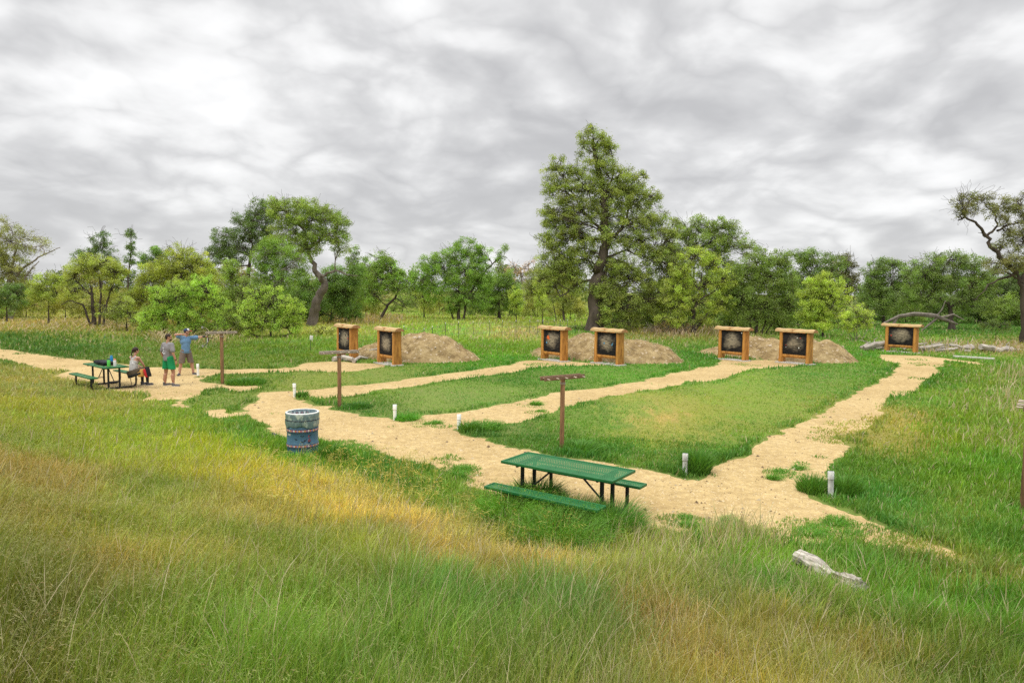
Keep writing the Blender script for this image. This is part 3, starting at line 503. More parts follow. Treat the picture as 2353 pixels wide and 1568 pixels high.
# ------------------------------------------------------------------ dirt mounds behind the targets
m, t, b = principled('dirt'); tc = N(t, 'ShaderNodeTexCoord'); ob = tc.outputs['Object']; f = noise(t, ob, 2.2, 7, .7); f2 = noise(t, ob, 14, 5, .7)
c1 = ramp(t, f, [(.32, (.15, .10, .046)), (.5, (.31, .225, .108)), (.68, (.45, .345, .18))]); c1 = mixc(t, ramp(t, f2, [(.55, (0, 0, 0)), (.7, (.6, .6, .6))]), c1, (.16, .105, .062))
vo = N(t, 'ShaderNodeTexVoronoi'); vo.inputs['Scale'].default_value = 12; t.links.new(ob, vo.inputs['Vector']); sp = N(t, 'ShaderNodeSeparateColor'); t.links.new(vo.outputs['Color'], sp.inputs[0])
c1 = mixc(t, ramp(t, sp.outputs[0], [(.93, (0, 0, 0)), (.95, (.6, .6, .6))]), c1, (.55, .45, .33))
t.links.new(c1, b.inputs['Base Color']); b.inputs['Roughness'].default_value = 1; b.inputs['Specular IOR Level'].default_value = .05
bn = N(t, 'ShaderNodeBump'); bn.inputs['Strength'].default_value = 1; bn.inputs['Distance'].default_value = .08; t.links.new(mth(t, 'ADD', f, mth(t, 'MULTIPLY', f2, .5)), bn.inputs['Height']); t.links.new(bn.outputs[0], b.inputs['Normal'])
M_dirt = m
MOUND = []
def mound(bumps, label, seed, stones):
    # bumps: (px, py, Y, width)  the crest seen at (px, py)
    B = []
    for px, py, Y, wd in bumps: q = at(px, py, Y); B.append((q[0], q[1], q[2], wd))
    B = np.array(B); x0, x1 = B[:, 0].min() - 3.5, B[:, 0].max() + 3.5; y0, y1 = B[:, 1].min() - 3.5, B[:, 1].max() + 3.5
    st = .09; X, Y = np.meshgrid(np.arange(x0, x1, st), np.arange(y0, y1, st)); g = np.zeros(X.shape)
    for bx, by, bz, wd in B: d = np.hypot(X - bx, Y - by) / wd; g = np.maximum(g, 0) ; g = (g ** 5 + (bz * np.clip(1 - d ** 1.9, 0, 1)) ** 5) ** .2
    g = g + (fbm(X, Y, .8, 4, seed) - .5) * .50 * np.clip(g * 2, 0, 1) + (fbm(X, Y, 3.2, 3, seed + 1) - .5) * .20 * np.clip(g * 3, 0, 1) - np.clip(np.abs(fbm(X + Y * .3, Y * .25, 1.6, 3, seed + 2) - .5) * -6 + .5, 0, .5) * .16 * np.clip(g * 2, 0, 1) - .04
    MOUND.append((x0, y0, st, g)); base = hz_(X, Y); K = g > -.045; n0, n1 = X.shape; idx = np.arange(X.size).reshape(n0, n1)
    kq = K[:-1, :-1] | K[1:, :-1] | K[:-1, 1:] | K[1:, 1:]; Q = np.stack([idx[:-1, :-1][kq], idx[:-1, 1:][kq], idx[1:, 1:][kq], idx[1:, :-1][kq]], 1)
    u_ = np.unique(Q); re = np.full(X.size, -1); re[u_] = np.arange(len(u_)); cx, cy = B[:, 0].mean(), B[:, 1].mean()
    V = np.stack([X.ravel() - cx, Y.ravel() - cy, (base + g).ravel()], 1)[u_]
    root = empty('dirt_mound', (cx, cy, 0)); link('heaped_soil', npmesh('heaped_soil', V, re[Q], smooth=True), M_dirt, root)
    r = random.Random(seed); gi = lambda x, y: float(g[min(n0 - 1, max(0, int((y - y0) / st))), min(n1 - 1, max(0, int((x - x0) / st)))])
    # loose dead stalks lying over the soil
    mb = MB()
    for i in range(700):
        x, y = r.uniform(x0, x1), r.uniform(y0, y1); z = gi(x, y)
        if z < .03: continue
        a = r.uniform(0, PI); L = r.uniform(.15, .6); dx, dy = math.cos(a) * L / 2, math.sin(a) * L / 2
        za, zb = max(gi(x - dx, y - dy), 0), max(gi(x + dx, y + dy), 0)
        mb.tube([(x - dx - cx, y - dy - cy, za + .03), (x - cx, y - cy, max(z, (za + zb) / 2) + .04), (x + dx - cx, y + dy - cy, zb + .05)], [.007, .011, .006], 3, False)
    so = mb.build('dead_stalks', mat('dead_stalks', (.42, .33, .20), .9, .4, 4), root); so['kind'] = 'stuff'
    for i in range(stones):
        x, y = r.uniform(x0 + 2, x1 - 2), r.uniform(y0 + 1, cy); z = gi(x, y)
        if z < .1: continue
        bm = bmesh.new(); bmesh.ops.create_icosphere(bm, subdivisions=2, radius=r.uniform(.05, .10))
        for v in bm.verts: v.co *= r.uniform(.8, 1.15); v.co.z *= .7
        me = bpy.data.meshes.new('stone'); bm.to_mesh(me); bm.free(); so = link('stone', me, M_stone, root); so.location = (x - cx, y - cy, z + zt(x, y) + .02)
M_stone = mat('pale_stone', (.52, .43, .32), .9, .25, 6)
mound([(870, 797, 36.6, 2.3), (905, 782, 35.8, 2.4), (935, 775, 35.0, 2.4), (975, 768, 34.0, 2.4), (1003, 774, 33.6, 1.9), (1035, 794, 33.4, 1.5)], 'bare brown dirt mound strewn with dead stalks behind the two left targets', 5, 8)
mound([(1290, 790, 36.3, 1.9), (1325, 773, 36.0, 2.0), (1362, 771, 35.4, 2.2), (1420, 781, 34.6, 2.0), (1462, 779, 34.2, 1.9), (1502, 797, 33.8, 1.5)], 'm2', 15, 10)
mound([(1675, 797, 38.2, 1.9), (1727, 774, 37.4, 2.1), (1785, 777, 36.6, 2.1), (1850, 780, 35.8, 2.2), (1888, 790, 35.2, 1.7), (1912, 804, 35.0, 1.3)], 'm3', 25, 8)
_ml = ['brown dirt mound strewn with dead stalks behind the two left targets', 'tan crumbly dirt mound with pale stones behind the two middle targets', 'reddish flat-topped dirt mound behind the two targets right of centre']
for o, l in zip([o for o in sc.objects if o.name.startswith('dirt_mound')], _ml): tag(o, l, 'dirt mound', 'dirt backstop mounds behind the targets')
# ------------------------------------------------------------------ picnic tables
def u_tube(x, yb, h):
    pts = [(x, -yb, h - .03)]; r = .13
    pts += [(x, -yb, .045 + r)] + [(x, -yb + r - r * math.cos(a), .045 + r - r * math.sin(a)) for a in [PI / 8 * i for i in range(1, 5)]]
    return pts + [(p[0], -p[1], p[2]) for p in reversed(pts)]
def slab(root, name, L, wd, z, cy, seams):
    T_ = .045; rim = .035; p = MB()
    p.add([(-L / 2 + rim, -wd / 2 + rim, z - .012), (L / 2 - rim, -wd / 2 + rim, z - .012), (L / 2 - rim, wd / 2 - rim, z - .012), (-L / 2 + rim, wd / 2 - rim, z - .012)], [(0, 1, 2, 3)])
    p.v = [(a, b_ + cy, c) for a, b_, c in p.v]; o = p.build(name, M_perf, root)
    q = MB()
    for s in (-1, 1):
        q.box((0, cy + s * (wd / 2 - rim / 2), z - T_ / 2), (L, rim, T_), bev=.010)
        q.box((s * (L / 2 - rim / 2), cy, z - T_ / 2 + .0004), (rim, wd - rim * 1.9, T_), bev=.010)
    q.build('rim', M_green, o)
    k = MB()
    for s in seams: k = MB(); k.box((s * L, cy, z - .018), (.022, wd - 2 * rim, .016)); k.build('stiffener', M_green, o)
    if wd > .5: k = MB(); k.box((0, cy, z - .0205), (L * .70, .020, .016)); k.build('stiffener', M_green, o)
    return o
def make_table(L=1.92, bo=.68):
    root = empty('picnic_table'); xs = L / 2 - .27
    slab(root, 'tabletop', L, .76, .76, 0, (-.36, .36)); slab(root, 'bench', L, .26, .46, -bo, (-.36, .36)); slab(root, 'bench', L, .26, .46, bo, (-.36, .36))
    for sx in (-1, 1):
        f = MB(); f.tube(u_tube(sx * xs, bo, .45), .03, 10)
        f.tube([(sx * xs, -bo - .1, .415), (sx * xs, -bo + .1, .415)], .018, 6).tube([(sx * xs, bo - .1, .415), (sx * xs, bo + .1, .415)], .018, 6); f.build('bench_frame', M_blk, root)
        for sy in (-1, 1): MB().tube([(sx * xs, sy * .17, .05), (sx * xs, sy * .17, .715)], .032, 10).build('leg', M_blk, root)
        MB().tube([(sx * xs, -.33, .70), (sx * xs, .33, .70)], .022, 8).build('top_support', M_blk, root)
        MB().tube([(sx * xs, 0, .26), (sx * .18, 0, .70)], .015, 6).tube([(sx * xs, -.17, .26), (sx * xs, .17, .26)], .014, 6).build('diagonal_brace', M_blk, root)
    return root
tb = make_table(); tb.location = (.849, 10.311, zt(.849, 10.311)); tb.rotation_euler = (0, 0, -.607)
tag(tb, 'green perforated steel picnic table near the camera, dark grass growing beneath', 'picnic table', 'green picnic tables')
tb2 = copy_tree(tb); TX, TY, TYAW = -13.60, 23.04, -.708; tb2.location = (TX, TY, zt(TX, TY)); tb2.rotation_euler = (0, 0, TYAW)
tag(tb2, 'green picnic table at the left by the people, black case and bottles on top')
def T2(lx, ly, z=0.0):
    c, s = math.cos(TYAW), math.sin(TYAW); return Vector((TX + lx * c - ly * s, TY + lx * s + ly * c, zt(TX, TY) + z))
# things on the left table
M_case = mat('black_nylon', (.012, .012, .014), .75, .3, 20, bump=.3)
cs = MB(); cs.box((0, 0, .055), (.98, .36, .105), bev=.035); c0 = empty('bow_case', T2(-.18, .02, .764), TYAW); cs.build('case_body', M_case, c0)
MB().tube([(-.12, -.19, .06), (-.08, -.24, .075), (.08, -.24, .075), (.12, -.19, .06)], .010, 6).build('handle', M_case, c0)
MB().box((.0, 0, .110), (.92, .012, .006)).build('zip', mat('zip', (.06, .06, .065), .4), c0); MB().box((-.28, -.05, .112), (.22, .18, .012), bev=.004).build('pocket', M_case, c0)
tag(c0, 'long black soft bow case lying on the left picnic table', 'bow case')
def bottle(name, lx, ly, r, h, cm, capm, label, capr=.8):
    o = empty(name, T2(lx, ly, .762)); MB().lathe([(0, 0), (r * .94, 0), (r, .012), (r, h * .72), (r * .85, h * .80), (r * .55, h * .84)], 18).build('bottle_body', cm, o)
    MB().lathe([(r * capr, h * .80), (r * capr, h * .95), (r * capr * .8, h), (0, h)], 16).build('cap', capm, o); tag(o, label, 'bottle', 'drink bottles on the left picnic table')
bottle('water_bottle', -.25, .27, .048, .27, mat('blue_plastic', (.02, .22, .50), .3, .1), mat('blue_cap', (.03, .25, .5), .4, .1), 'blue water bottle behind the black case on the table')
bottle('water_bottle', .62, -.12, .050, .26, mat('lime_plastic', (.12, .60, .10), .35, .1), mat('dark_cap', (.03, .06, .07), .4, .1), 'lime green water bottle with dark cap on the table corner')
bottle('water_bottle', .74, .02, .045, .25, mat('white_plastic', (.72, .70, .68), .4, .05), mat('orange_cap', (.62, .22, .10), .4, .1), 'white bottle with orange top beside the lime green one')
# quiver bag leaning on the end of the bench
M_bagb = mat('brown_canvas', (.10, .075, .05), .85, .25, 12); M_bagy = mat('mustard_canvas', (.50, .28, .07), .8, .2, 12); M_bagr = mat('red_fabric', (.50, .02, .03), .7, .15, 12)
bg = empty('quiver_bag', T2(1.02, .56, .46), TYAW); rt = Euler((0, math.radians(-18), math.radians(24))).to_matrix()
MB().box(rt @ Vector((.02, .0, .10)), (.60, .20, .17), rt, .03).build('bag_body', M_bagb, bg)
MB().box(rt @ Vector((.02, -.04, -.01)), (.56, .15, .07), rt, .02).build('mesh_pocket', M_blk, bg)
MB().box(rt @ Vector((.24, .0, .0)), (.20, .20, .24), rt, .03).build('side_panel', M_bagy, bg)
MB().box(rt @ Vector((.42, .03, -.05)), (.13, .15, .28), rt, .03).build('end_pouch', M_bagr, bg); MB().box(rt @ Vector((.49, .03, -.03)), (.05, .16, .34), rt, .02).build('pouch_flap', M_case, bg)
MB().tube([rt @ Vector((-.26, -.08, .05)), Vector((-.20, -.1, -.15)), Vector((-.12, -.1, -.36)), Vector((0.02, -.08, -.40)), Vector((.16, -.06, -.33)), Vector((.20, -.05, -.10))], .012, 6).build('shoulder_strap', M_bagb, bg)
tag(bg, 'brown and mustard quiver bag with red end on the bench beside the seated woman', 'bag')
# ------------------------------------------------------------------ bow stands
def make_stand(h, L, ang, railm, pegs, two=True):
    root = empty('bow_stand'); MB().box((0, 0, h / 2 - .1), (.092, .092, h + .2), bev=.006).build('post', M_post, root)
    d = Vector((math.cos(ang), math.sin(ang), 0)); n = Vector((-d.y, d.x, 0)); k = 0
    for s in ((-1, 1)):
        a = -d * L / 2 + n * s * .066 + Vector((0, 0, h - .03)); b_ = d * L / 2 + n * s * .066 + Vector((0, 0, h - .03)); MB().bar(a, b_, .038, .085, .004).build('rail', railm, root)
    for i in range(pegs):
        q = d * (L * (-.44 + .88 * i / (pegs - 1))) + Vector((0, 0, h - .03 + .006 * (i % 2)))
        MB().tube([q - n * .17 - Vector((0, 0, .01)), q + n * .17 + Vector((0, 0, .012))], .011, 8).build('peg', M_dowel, root)
    MB().box((d * .0 + n * .05 * 0 + Vector((0, 0, h - .16))), (.11, .11, .05), bev=.004).build('bracket', M_rail, root)
    return root
SG = 'wooden bow stands along the shooting line'
for (px, py, h, rm, pg, L, lb) in [(511, 881, 1.83, M_rail, 4, 1.02, 'bow stand with pale grey crossbar behind the archer'), (780, 935, 1.61, M_rail, 5, 1.12, 'bow stand with grey crossbar overlapping the leftmost target'), (1290, 1034, 1.60, M_railb, 5, 1.08, 'brown bow stand nearest the camera, on the central lawn behind the near table')]:
    q = G(px, py); o = make_stand(h, L, math.radians(35), rm, pg); o.location = q; tag(o, lb, 'bow stand', SG)
q = at(2366, 926, 10.6); o = make_stand(1.60, 1.0, math.radians(52), M_railb, 5); o.location = (q[0] + .02, q[1], q[2] - 1.6); tag(o, 'bow stand cut off by the right edge of the photograph', 'bow stand', SG)
# ------------------------------------------------------------------ marker pipes
MG = 'white lane marker pipes'
for i, (px, py, h, mt_, lb) in enumerate([(455, 863, .46, M_pvc, 'clean white pipe stub on the gravel beside the archer'), (677, 912, .43, M_pvc, 'short white pipe with a small grass clump, behind the drum'), (907, 965, .41, M_pvc, 'white pipe with leafy green weed to its right'), (1054, 985, .36, M_pvc, 'white pipe half hidden by a dark grass clump on the gravel'), (1573, 1090, .40, M_pvcold, 'peeling white pipe against a big grass tuft right of the near picnic table'), (1908, 1142, .44, M_pvcold, 'peeling white pipe at the right grass edge, nearest the camera')]):
    q = G(px, py); o = empty('marker_pipe', q); MB().lathe([(.045, -.1), (.045, h - .12), (.051, h - .119), (.051, h - .006), (.047, h), (.038, h), (.038, h - .07)], 20).build('pipe', mt_, o)
    MB().lathe([(.0515, h - .128), (.0535, h - .122), (.0535, h - .112), (.0515, h - .106)], 20).build('coupling_ring', mt_, o); MB().lathe([(0, h - .06), (.038, h - .06)], 20).build('inner_cap', M_pvcold, o)
    o.rotation_euler = (random.uniform(-.03, .03), random.uniform(-.03, .03), 0); tag(o, lb, 'marker', MG)
# ------------------------------------------------------------------ painted drum used as a litter bin
bx, by = -4.18, 13.7; drum = empty('trash_drum', (bx, by, zt(bx, by)), .3)
m, t, b = principled('painted_steel_drum'); tc = N(t, 'ShaderNodeTexCoord'); ob = tc.outputs['Object']; s = N(t, 'ShaderNodeSeparateXYZ'); t.links.new(ob, s.inputs[0])
f = noise(t, ob, 6, 6, .65); base = ramp(t, f, [(.3, (.048, .115, .18)), (.55, (.068, .155, .24)), (.75, (.10, .21, .30))])
ang = mth(t, 'ARCTAN2', s.outputs[1], s.outputs[0]); cell = mth(t, 'FRACT', mth(t, 'MULTIPLY', ang, 8.6)); cid = mth(t, 'FRACT', mth(t, 'MULTIPLY', mth(t, 'FLOOR', mth(t, 'MULTIPLY', ang, 8.6)), .37))
dotc = ramp(t, cid, [(.0, (.62, .42, .10)), (.34, (.55, .13, .06)), (.66, (.25, .16, .38)), (.9, (.70, .66, .60))])
def band(z0, z1): return mth(t, 'MULTIPLY', mth(t, 'GREATER_THAN', s.outputs[2], z0), mth(t, 'LESS_THAN', s.outputs[2], z1))
bd = mth(t, 'ADD', band(.566, .606), band(.266, .300)); dots = mth(t, 'MULTIPLY', bd, mth(t, 'GREATER_THAN', cell, .42))
c1 = mixc(t, bd, base, (.27, .13, .15)); c1 = mixc(t, dots, c1, dotc)
wh = mth(t, 'MULTIPLY', band(.49, .53), mth(t, 'LESS_THAN', mth(t, 'ABSOLUTE', mth(t, 'ADD', ang, 2.6)), .16)); c1 = mixc(t, wh, c1, (.5, .5, .5))
t.links.new(c1, b.inputs['Base Color']); b.inputs['Roughness'].default_value = .5; M_drum = m
R_ = .30; pr = [(0, 0), (R_, 0), (R_ + .008, .01), (R_, .03), (R_, .24), (R_ + .012, .262), (R_ + .012, .300), (R_, .318), (R_, .55), (R_ + .012, .572), (R_ + .012, .600), (R_, .618), (R_, .70), (R_ + .008, .715), (R_, .73), (R_, .90), (R_ - .012, .90), (R_ - .012, .5), (0, .5)]
MB().lathe(pr, 48).build('drum_body', M_drum, drum)
ring = MB()
for zq in (.556, .616, .256, .31): ring.lathe([(R_ + .002, zq - .006), (R_ + .014, zq), (R_ + .002, zq + .006)], 48)
ring.build('rolling_hoop', mat('dark_drum_paint', (.025, .05, .075), .5, .2, 8), drum)
m, t, b = principled('clear_bin_liner'); tc = N(t, 'ShaderNodeTexCoord'); b.inputs['Roughness'].default_value = .25; b.inputs['Specular IOR Level'].default_value = .5
ff = noise(t, mapping(t, tc.outputs['Object'], (1, 1, .5)), 9, 4, .6, .6); fs = noise(t, mapping(t, tc.outputs['Object'], (14, 14, .4)), 5, 3, .6)
t.links.new(mixc(t, ramp(t, ff, [(.54, (0, 0, 0)), (.66, (.8, .8, .8))]), ramp(t, fs, [(.3, (.10, .155, .165)), (.7, (.22, .30, .31))]), (.55, .60, .50)), b.inputs['Base Color'])
prof = [(R_ - .018, .52), (R_ - .018, .86), (R_ - .014, .905), (R_ + .0, .925), (R_ + .022, .922), (R_ + .03, .90), (R_ + .022, .85), (R_ + .022, .795), (R_ + .012, .79), (R_ + .028, .775), (R_ + .026, .70), (R_ + .014, .655)]
V = []; n = 72; r = random.Random(4)
for i, (q, z) in enumerate(prof):
    for j in range(n):
        a = 2 * PI * j / n; V.append(((q + .006 * math.sin(j * 1.7 + i) * (i not in (3, 4))) * math.cos(a), (q + .006 * math.sin(j * 1.7 + i) * (i not in (3, 4))) * math.sin(a), z + (.022 * math.sin(a * 3 + 1) + .014 * math.sin(a * 7) if i == len(prof) - 1 else 0)))
MB().add(V, [(i * n + j, i * n + (j + 1) % n, (i + 1) * n + (j + 1) % n, (i + 1) * n + j) for i in range(len(prof) - 1) for j in range(n)], True).build('bin_liner', m, drum)
MB().lathe([(R_ - .012, .930), (R_ + .006, .938), (R_ + .024, .930), (R_ + .026, .917)], 60).build('rim', mat('white_drum_rim', (.72, .73, .70), .4, .05), drum)
MB().lathe([(R_ + .028, .778), (R_ + .034, .785), (R_ + .030, .794)], 60).build('elastic_band', M_blk, drum)
M_stripe = [mat('litter_' + k, v, .7, .15, 6) for k, v in (('green', (.02, .32, .12)), ('mauve', (.30, .20, .22)), ('white', (.7, .7, .7)))]
MB().box((.10, .26, .74), (.05, .02, .24), bev=.004).build('painted_stripe', M_stripe[0], drum); MB().box((.20, .19, .73), (.05, .03, .22), Euler((0, 0, -.8)).to_matrix(), bev=.004).build('painted_stripe', M_stripe[0], drum)
for k in range(7):
    a = 1.2 + k * .19; MB().box((math.cos(a) * .272, math.sin(a) * .272, .76), (.03, .012, .25), Euler((0, 0, a - PI / 2)).to_matrix()).build('painted_stripe', M_stripe[1 + k % 2], drum)
bird = mat('black_paint', (.012, .014, .02), .6, .1)
def dpt(a, z, rr_=.3025): return Vector((rr_ * math.cos(a), rr_ * math.sin(a), z))
CA = math.atan2(-by, -bx) - .3      # side that faces the camera
for da, z, s_, tl in [(-.02, .485, 1, 0), (.48, .49, .8, .3), (-.42, .42, .7, -.4), (.16, .40, .7, .6), (.02, .37, 1, .2), (.42, .355, .6, 0)]:
    a0 = CA + da; wv = .085 * s_; bb = MB()
    for sg in (-1, 1): bb.tube([dpt(a0 + sg * wv * 1.5, z + .022 * s_ + sg * tl * .03), dpt(a0 + sg * wv * .8, z + .016 * s_), dpt(a0, z - .006)], [.003, .006, .006], 5)
    bb.build('painted_bird', bird, drum)
redp = mat('faded_red_paint', (.28, .07, .09), .7, .4, 20)
for da, z in [(.36, .46), (.40, .40), (.44, .37), (.34, .37)]: bb = MB(); a0 = CA + da; bb.tube([dpt(a0, z), dpt(a0 + .03, z + .04), dpt(a0 + .07, z + .035), dpt(a0 + .07, z + .01)], .006, 5); bb.build('painted_squiggle', redp, drum)
tag(drum, 'blue painted steel drum with clear bin liner and black bird silhouettes', 'litter bin')
# ------------------------------------------------------------------ small sign on a stake, edging strip, white board
q = G(713, 806); o = empty('stake_sign', q); MB().tube([(0, 0, -.1), (.03, 0, .74)], .016, 6).build('stake', M_tpost, o); sg = MB(); sg.box((.06, -.02, .72), (.17, .012, .24), Euler((.1, .12, .15)).to_matrix(), .003); sg.build('sign_plate', M_signw, o)
tag(o, 'small white sign plate on a thin dark stake in the grass', 'sign')
pts = [G(x, y) for x, y in ((627, 999), (640, 1005), (652, 1009), (664, 1016))]; mb = MB(); mb.tube([(p[0], p[1], p[2] + .03) for p in pts], .035, 8); o = mb.build('edging_strip', mat('dark_rubber', (.03, .04, .06), .5), None); tag(o, 'exposed dark edging strip at the gravel edge left of the drum', 'edging')
pa, pb = G(2189, 822), G(2284, 828); mb = MB(); mb.bar((pa[0], pa[1], pa[2] + .10), (pb[0], pb[1], pb[2] + .10), .12, .09); o = mb.build('white_board', mat('bleached_plank', (.62, .60, .54), .8, .2), None); tag(o, 'long pale board lying in the grass right of the lone target', 'board')
# ------------------------------------------------------------------ wire fence far behind
fr = empty('wire_fence', (-2, 46, 0)); fp = []
for (px, ty) in [(715 * .2613 + 741.8, 748), (974, 753.8), (993.6, 748.5), (1023, 740.7), (1053, 738), (1088, 737.5), (1125.6, 736.5), (1153, 735.5), (1186, 735.5), (1217.7, 735), (1234, 735), (1247.4, 735), (1272, 734.5), (1287, 734), (1303, 734), (1322, 733.5)]:
    d = proj_ray(px, ty); t_ = (1.2 - CAM_H) / d[2]; q = d * t_; fp.append((q[0], q[1]))
rl = random.Random(3)
for i, (x, y) in enumerate(fp):
    z = zt(x, y); lx = rl.uniform(-.05, .05); mb = MB(); mb.bar((x + 2, y - 46, z - .1), (x + 2 + lx, y - 46, z + 1.2), .035, .03, 0); p_ = mb.build('fence_post', M_tpost, fr)
    MB().bar((x + 2 + lx * .9, y - 46, z + 1.12), (x + 2 + lx, y - 46, z + 1.21), .037, .034, 0).build('white_tip', M_signw, p_)
for hh in (.35, .7, 1.05):
    w_ = MB()
    for (a, b_) in zip(fp[:-1], fp[1:]): w_.tube([(a[0] + 2, a[1] - 46, zt(*a) + hh), (b_[0] + 2, b_[1] - 46, zt(*b_) + hh)], .006, 4, False)
    w_.build('wire', M_wire, fr)
tag(fr, 'low wire fence on thin green metal posts crossing the meadow beyond the mounds', 'fence')
# ------------------------------------------------------------------ logs and driftwood
def logobj(name, pts, rad, mt, label, cat='log', group=None, n=12, wob=.10, seed=1, branches=(), groove=.10):
    r = random.Random(seed); P = [Vector(p) for p in pts]; fine = []; fr_ = []
    for i in range(len(P) - 1):
        for k in range(4): f = k / 4; fine.append(P[i].lerp(P[i + 1], f)); fr_.append(rad[i] + (rad[i + 1] - rad[i]) * f)
    fine.append(P[-1]); fr_.append(rad[-1]); c = sum(fine, Vector()) / len(fine); mb = MB()
    fine = [p - c + Vector((r.uniform(-1, 1), r.uniform(-1, 1), r.uniform(-1, 1))) * rr__ * .08 for p, rr__ in zip(fine, fr_)]
    mb.tube(fine, fr_, n, True, wob, r, groove); o = mb.build(name, mt); o.location = c
    for bpts, brad in branches: b2_ = MB(); b2_.tube([Vector(p) - c for p in bpts], brad, 7, True, .08, r); b2_.build('branch_stub', mt, o)
    return tag(o, label, cat, group)
def gp(px, py, up=0.0, Y=None):
    q = G(px, py) if Y is None else at(px, py, Y); return (q[0], q[1], q[2] + up)
# the bleached log in the foreground: two pieces end to end, half sunk in grass
a = G(1830, 1325); b_ = G(1906, 1362); c_ = G(1900, 1356); d_ = G(1974, 1392)
logobj('bleached_log', [(a[0], a[1], a[2] + .25), ((a[0] + b_[0]) / 2, (a[1] + b_[1]) / 2, (a[2] + b_[2]) / 2 + .23), (b_[0], b_[1], b_[2] + .17)], [.085, .098, .075], M_log, 'cracked bleached log half hidden in tall grass, upper left piece', 'log', None, 26, .10, 4, (), .20)
logobj('bleached_log', [(c_[0], c_[1], c_[2] + .17), ((c_[0] + d_[0]) / 2, (c_[1] + d_[1]) / 2, (c_[2] + d_[2]) / 2 + .19), (d_[0], d_[1], d_[2] + .20)], [.065, .088, .105], M_log, 'cracked bleached log half hidden in tall grass, lower right piece with broken end', 'log', None, 26, .12, 9, (), .22)
logobj('driftwood_log', [gp(765, 830, .10), gp(790, 828, .12), gp(812, 832, .12)], [.12, .14, .10], M_driftp, 'pale driftwood log across the foot of the leftmost target', 'log', None, 10, .1, 3, branches=[([gp(808, 828, .1), gp(803, 815, .35)], [.07, .03])])
logobj('driftwood_log', [gp(812, 834, .08), gp(826, 827, .16), gp(845, 827, .10)], [.08, .07, .05], M_drift, 'thin grey driftwood bough leaning by the leftmost target post', 'log', None, 8, .1, 5)
logobj('driftwood_log', [gp(850, 806, .0, 34.2), gp(868, 801, .0, 33.9)], [.07, .07], M_driftp, 'short pale stick lying on the left dirt mound', 'log', None, 8, .1, 6)
DG = 'driftwood logs heaped around the lone target'
dl = random.Random(12)
DW = [([(1984, 800), (2010, 792), (2050, 786)], [.16, .18, .14], 0, 'long grey driftwood trunk left of the lone target'), ([(2005, 812), (2022, 800), (2032, 790)], [.12, .11, .10], 1, 'white driftwood stump end leaning left of the lone target'), ([(1975, 806), (1990, 797), (2008, 803)], [.10, .12, .06], 0, 'twisted grey root at the left end of the driftwood'),
      ([(2110, 800), (2140, 797), (2165, 792)], [.10, .10, .06], 0, 'straight grey driftwood limb just right of the lone target'), ([(2120, 806), (2135, 809), (2148, 812)], [.06, .07, .05], 1, 'small pale driftwood chunk in grass right of the lone target'), ([(2158, 806), (2164, 800), (2166, 793)], [.08, .09, .08], 1, 'white upright driftwood knob in the middle of the pile'),
      ([(2150, 812), (2180, 803), (2200, 799)], [.09, .10, .05], 0, 'grey forked limb in the middle of the driftwood pile'), ([(2180, 793), (2195, 793), (2212, 799)], [.07, .08, .05], 1, 'pale curved limb on top of the driftwood pile'), ([(2205, 808), (2220, 800), (2235, 796)], [.15, .20, .14], 0, 'brown root mass in the driftwood pile'),
      ([(2252, 796), (2275, 799), (2292, 806), (2300, 815)], [.15, .17, .19, .10], 1, 'big white curved driftwood trunk at the right'), ([(2298, 806), (2312, 805), (2326, 818)], [.12, .20, .14], 0, 'hollow grey stump at the right end of the driftwood'), ([(2326, 812), (2340, 818), (2358, 824)], [.07, .07, .06], 1, 'thin white limb at the far right of the driftwood'),
      ([(2118, 815), (2150, 818)], [.05, .04], 0, 'flat dark stick on the gravel edge by the lone target'), ([(2270, 812), (2288, 812)], [.06, .05], 1, 'small white limb under the big curved trunk'), ([(2128, 797), (2148, 806)], [.07, .05], 0, 'crooked grey bough crossing the pile near the lone target'), ([(2212, 812), (2228, 806)], [.06, .07], 0, 'short grey bough below the root mass')]
for i, (pp, rd_, pm, lb) in enumerate(DW):
    P = []
    for k, (x, y) in enumerate(pp):
        Yb = 41.5 + .6 * (i % 3); q = at(x, y, Yb); P.append((q[0], q[1], max(q[2], zt(q[0], q[1]) + rd_[k] * .5)))
    br = []
    if i % 2 == 0: mp = Vector(P[len(P) // 2]); br = [([mp, mp + Vector((dl.uniform(-.3, .3), .1, .3)), mp + Vector((dl.uniform(-.6, .6), .1, .45))], [.05, .035, .015])]
    logobj('driftwood_log', P, [r_ * 1.15 for r_ in rd_], M_driftp if pm else M_drift, lb, 'driftwood', DG, 9, .16, 20 + i, br)
for i in range(16):
    x_ = dl.uniform(1985, 2330); y_ = dl.uniform(793, 812); q = at(x_, y_, 41.3 + dl.uniform(0, 1.6)); a_ = dl.uniform(-.5, .5); L_ = dl.uniform(.4, 1.1); z_ = max(q[2], zt(q[0], q[1]) + .05)
    logobj('driftwood_stick', [(q[0] - L_ * .5, q[1], z_), (q[0], q[1] + a_ * .2, z_ + dl.uniform(.02, .16)), (q[0] + L_ * .5, q[1] + a_, z_ + dl.uniform(-.05, .3))], [.035, .045, .02], M_drift, 'thin grey stick tangled in the driftwood pile by the lone target', 'driftwood', 'thin sticks in the driftwood pile', 7, .12, 60 + i)
P = [gp(2030, 742, 0, 60), gp(2065, 726, 0, 60), gp(2100, 721, 0, 60), (gp(2150, 726, 0, 60)), gp(2180, 738, 0, 60), gp(2200, 745, 0, 60)]
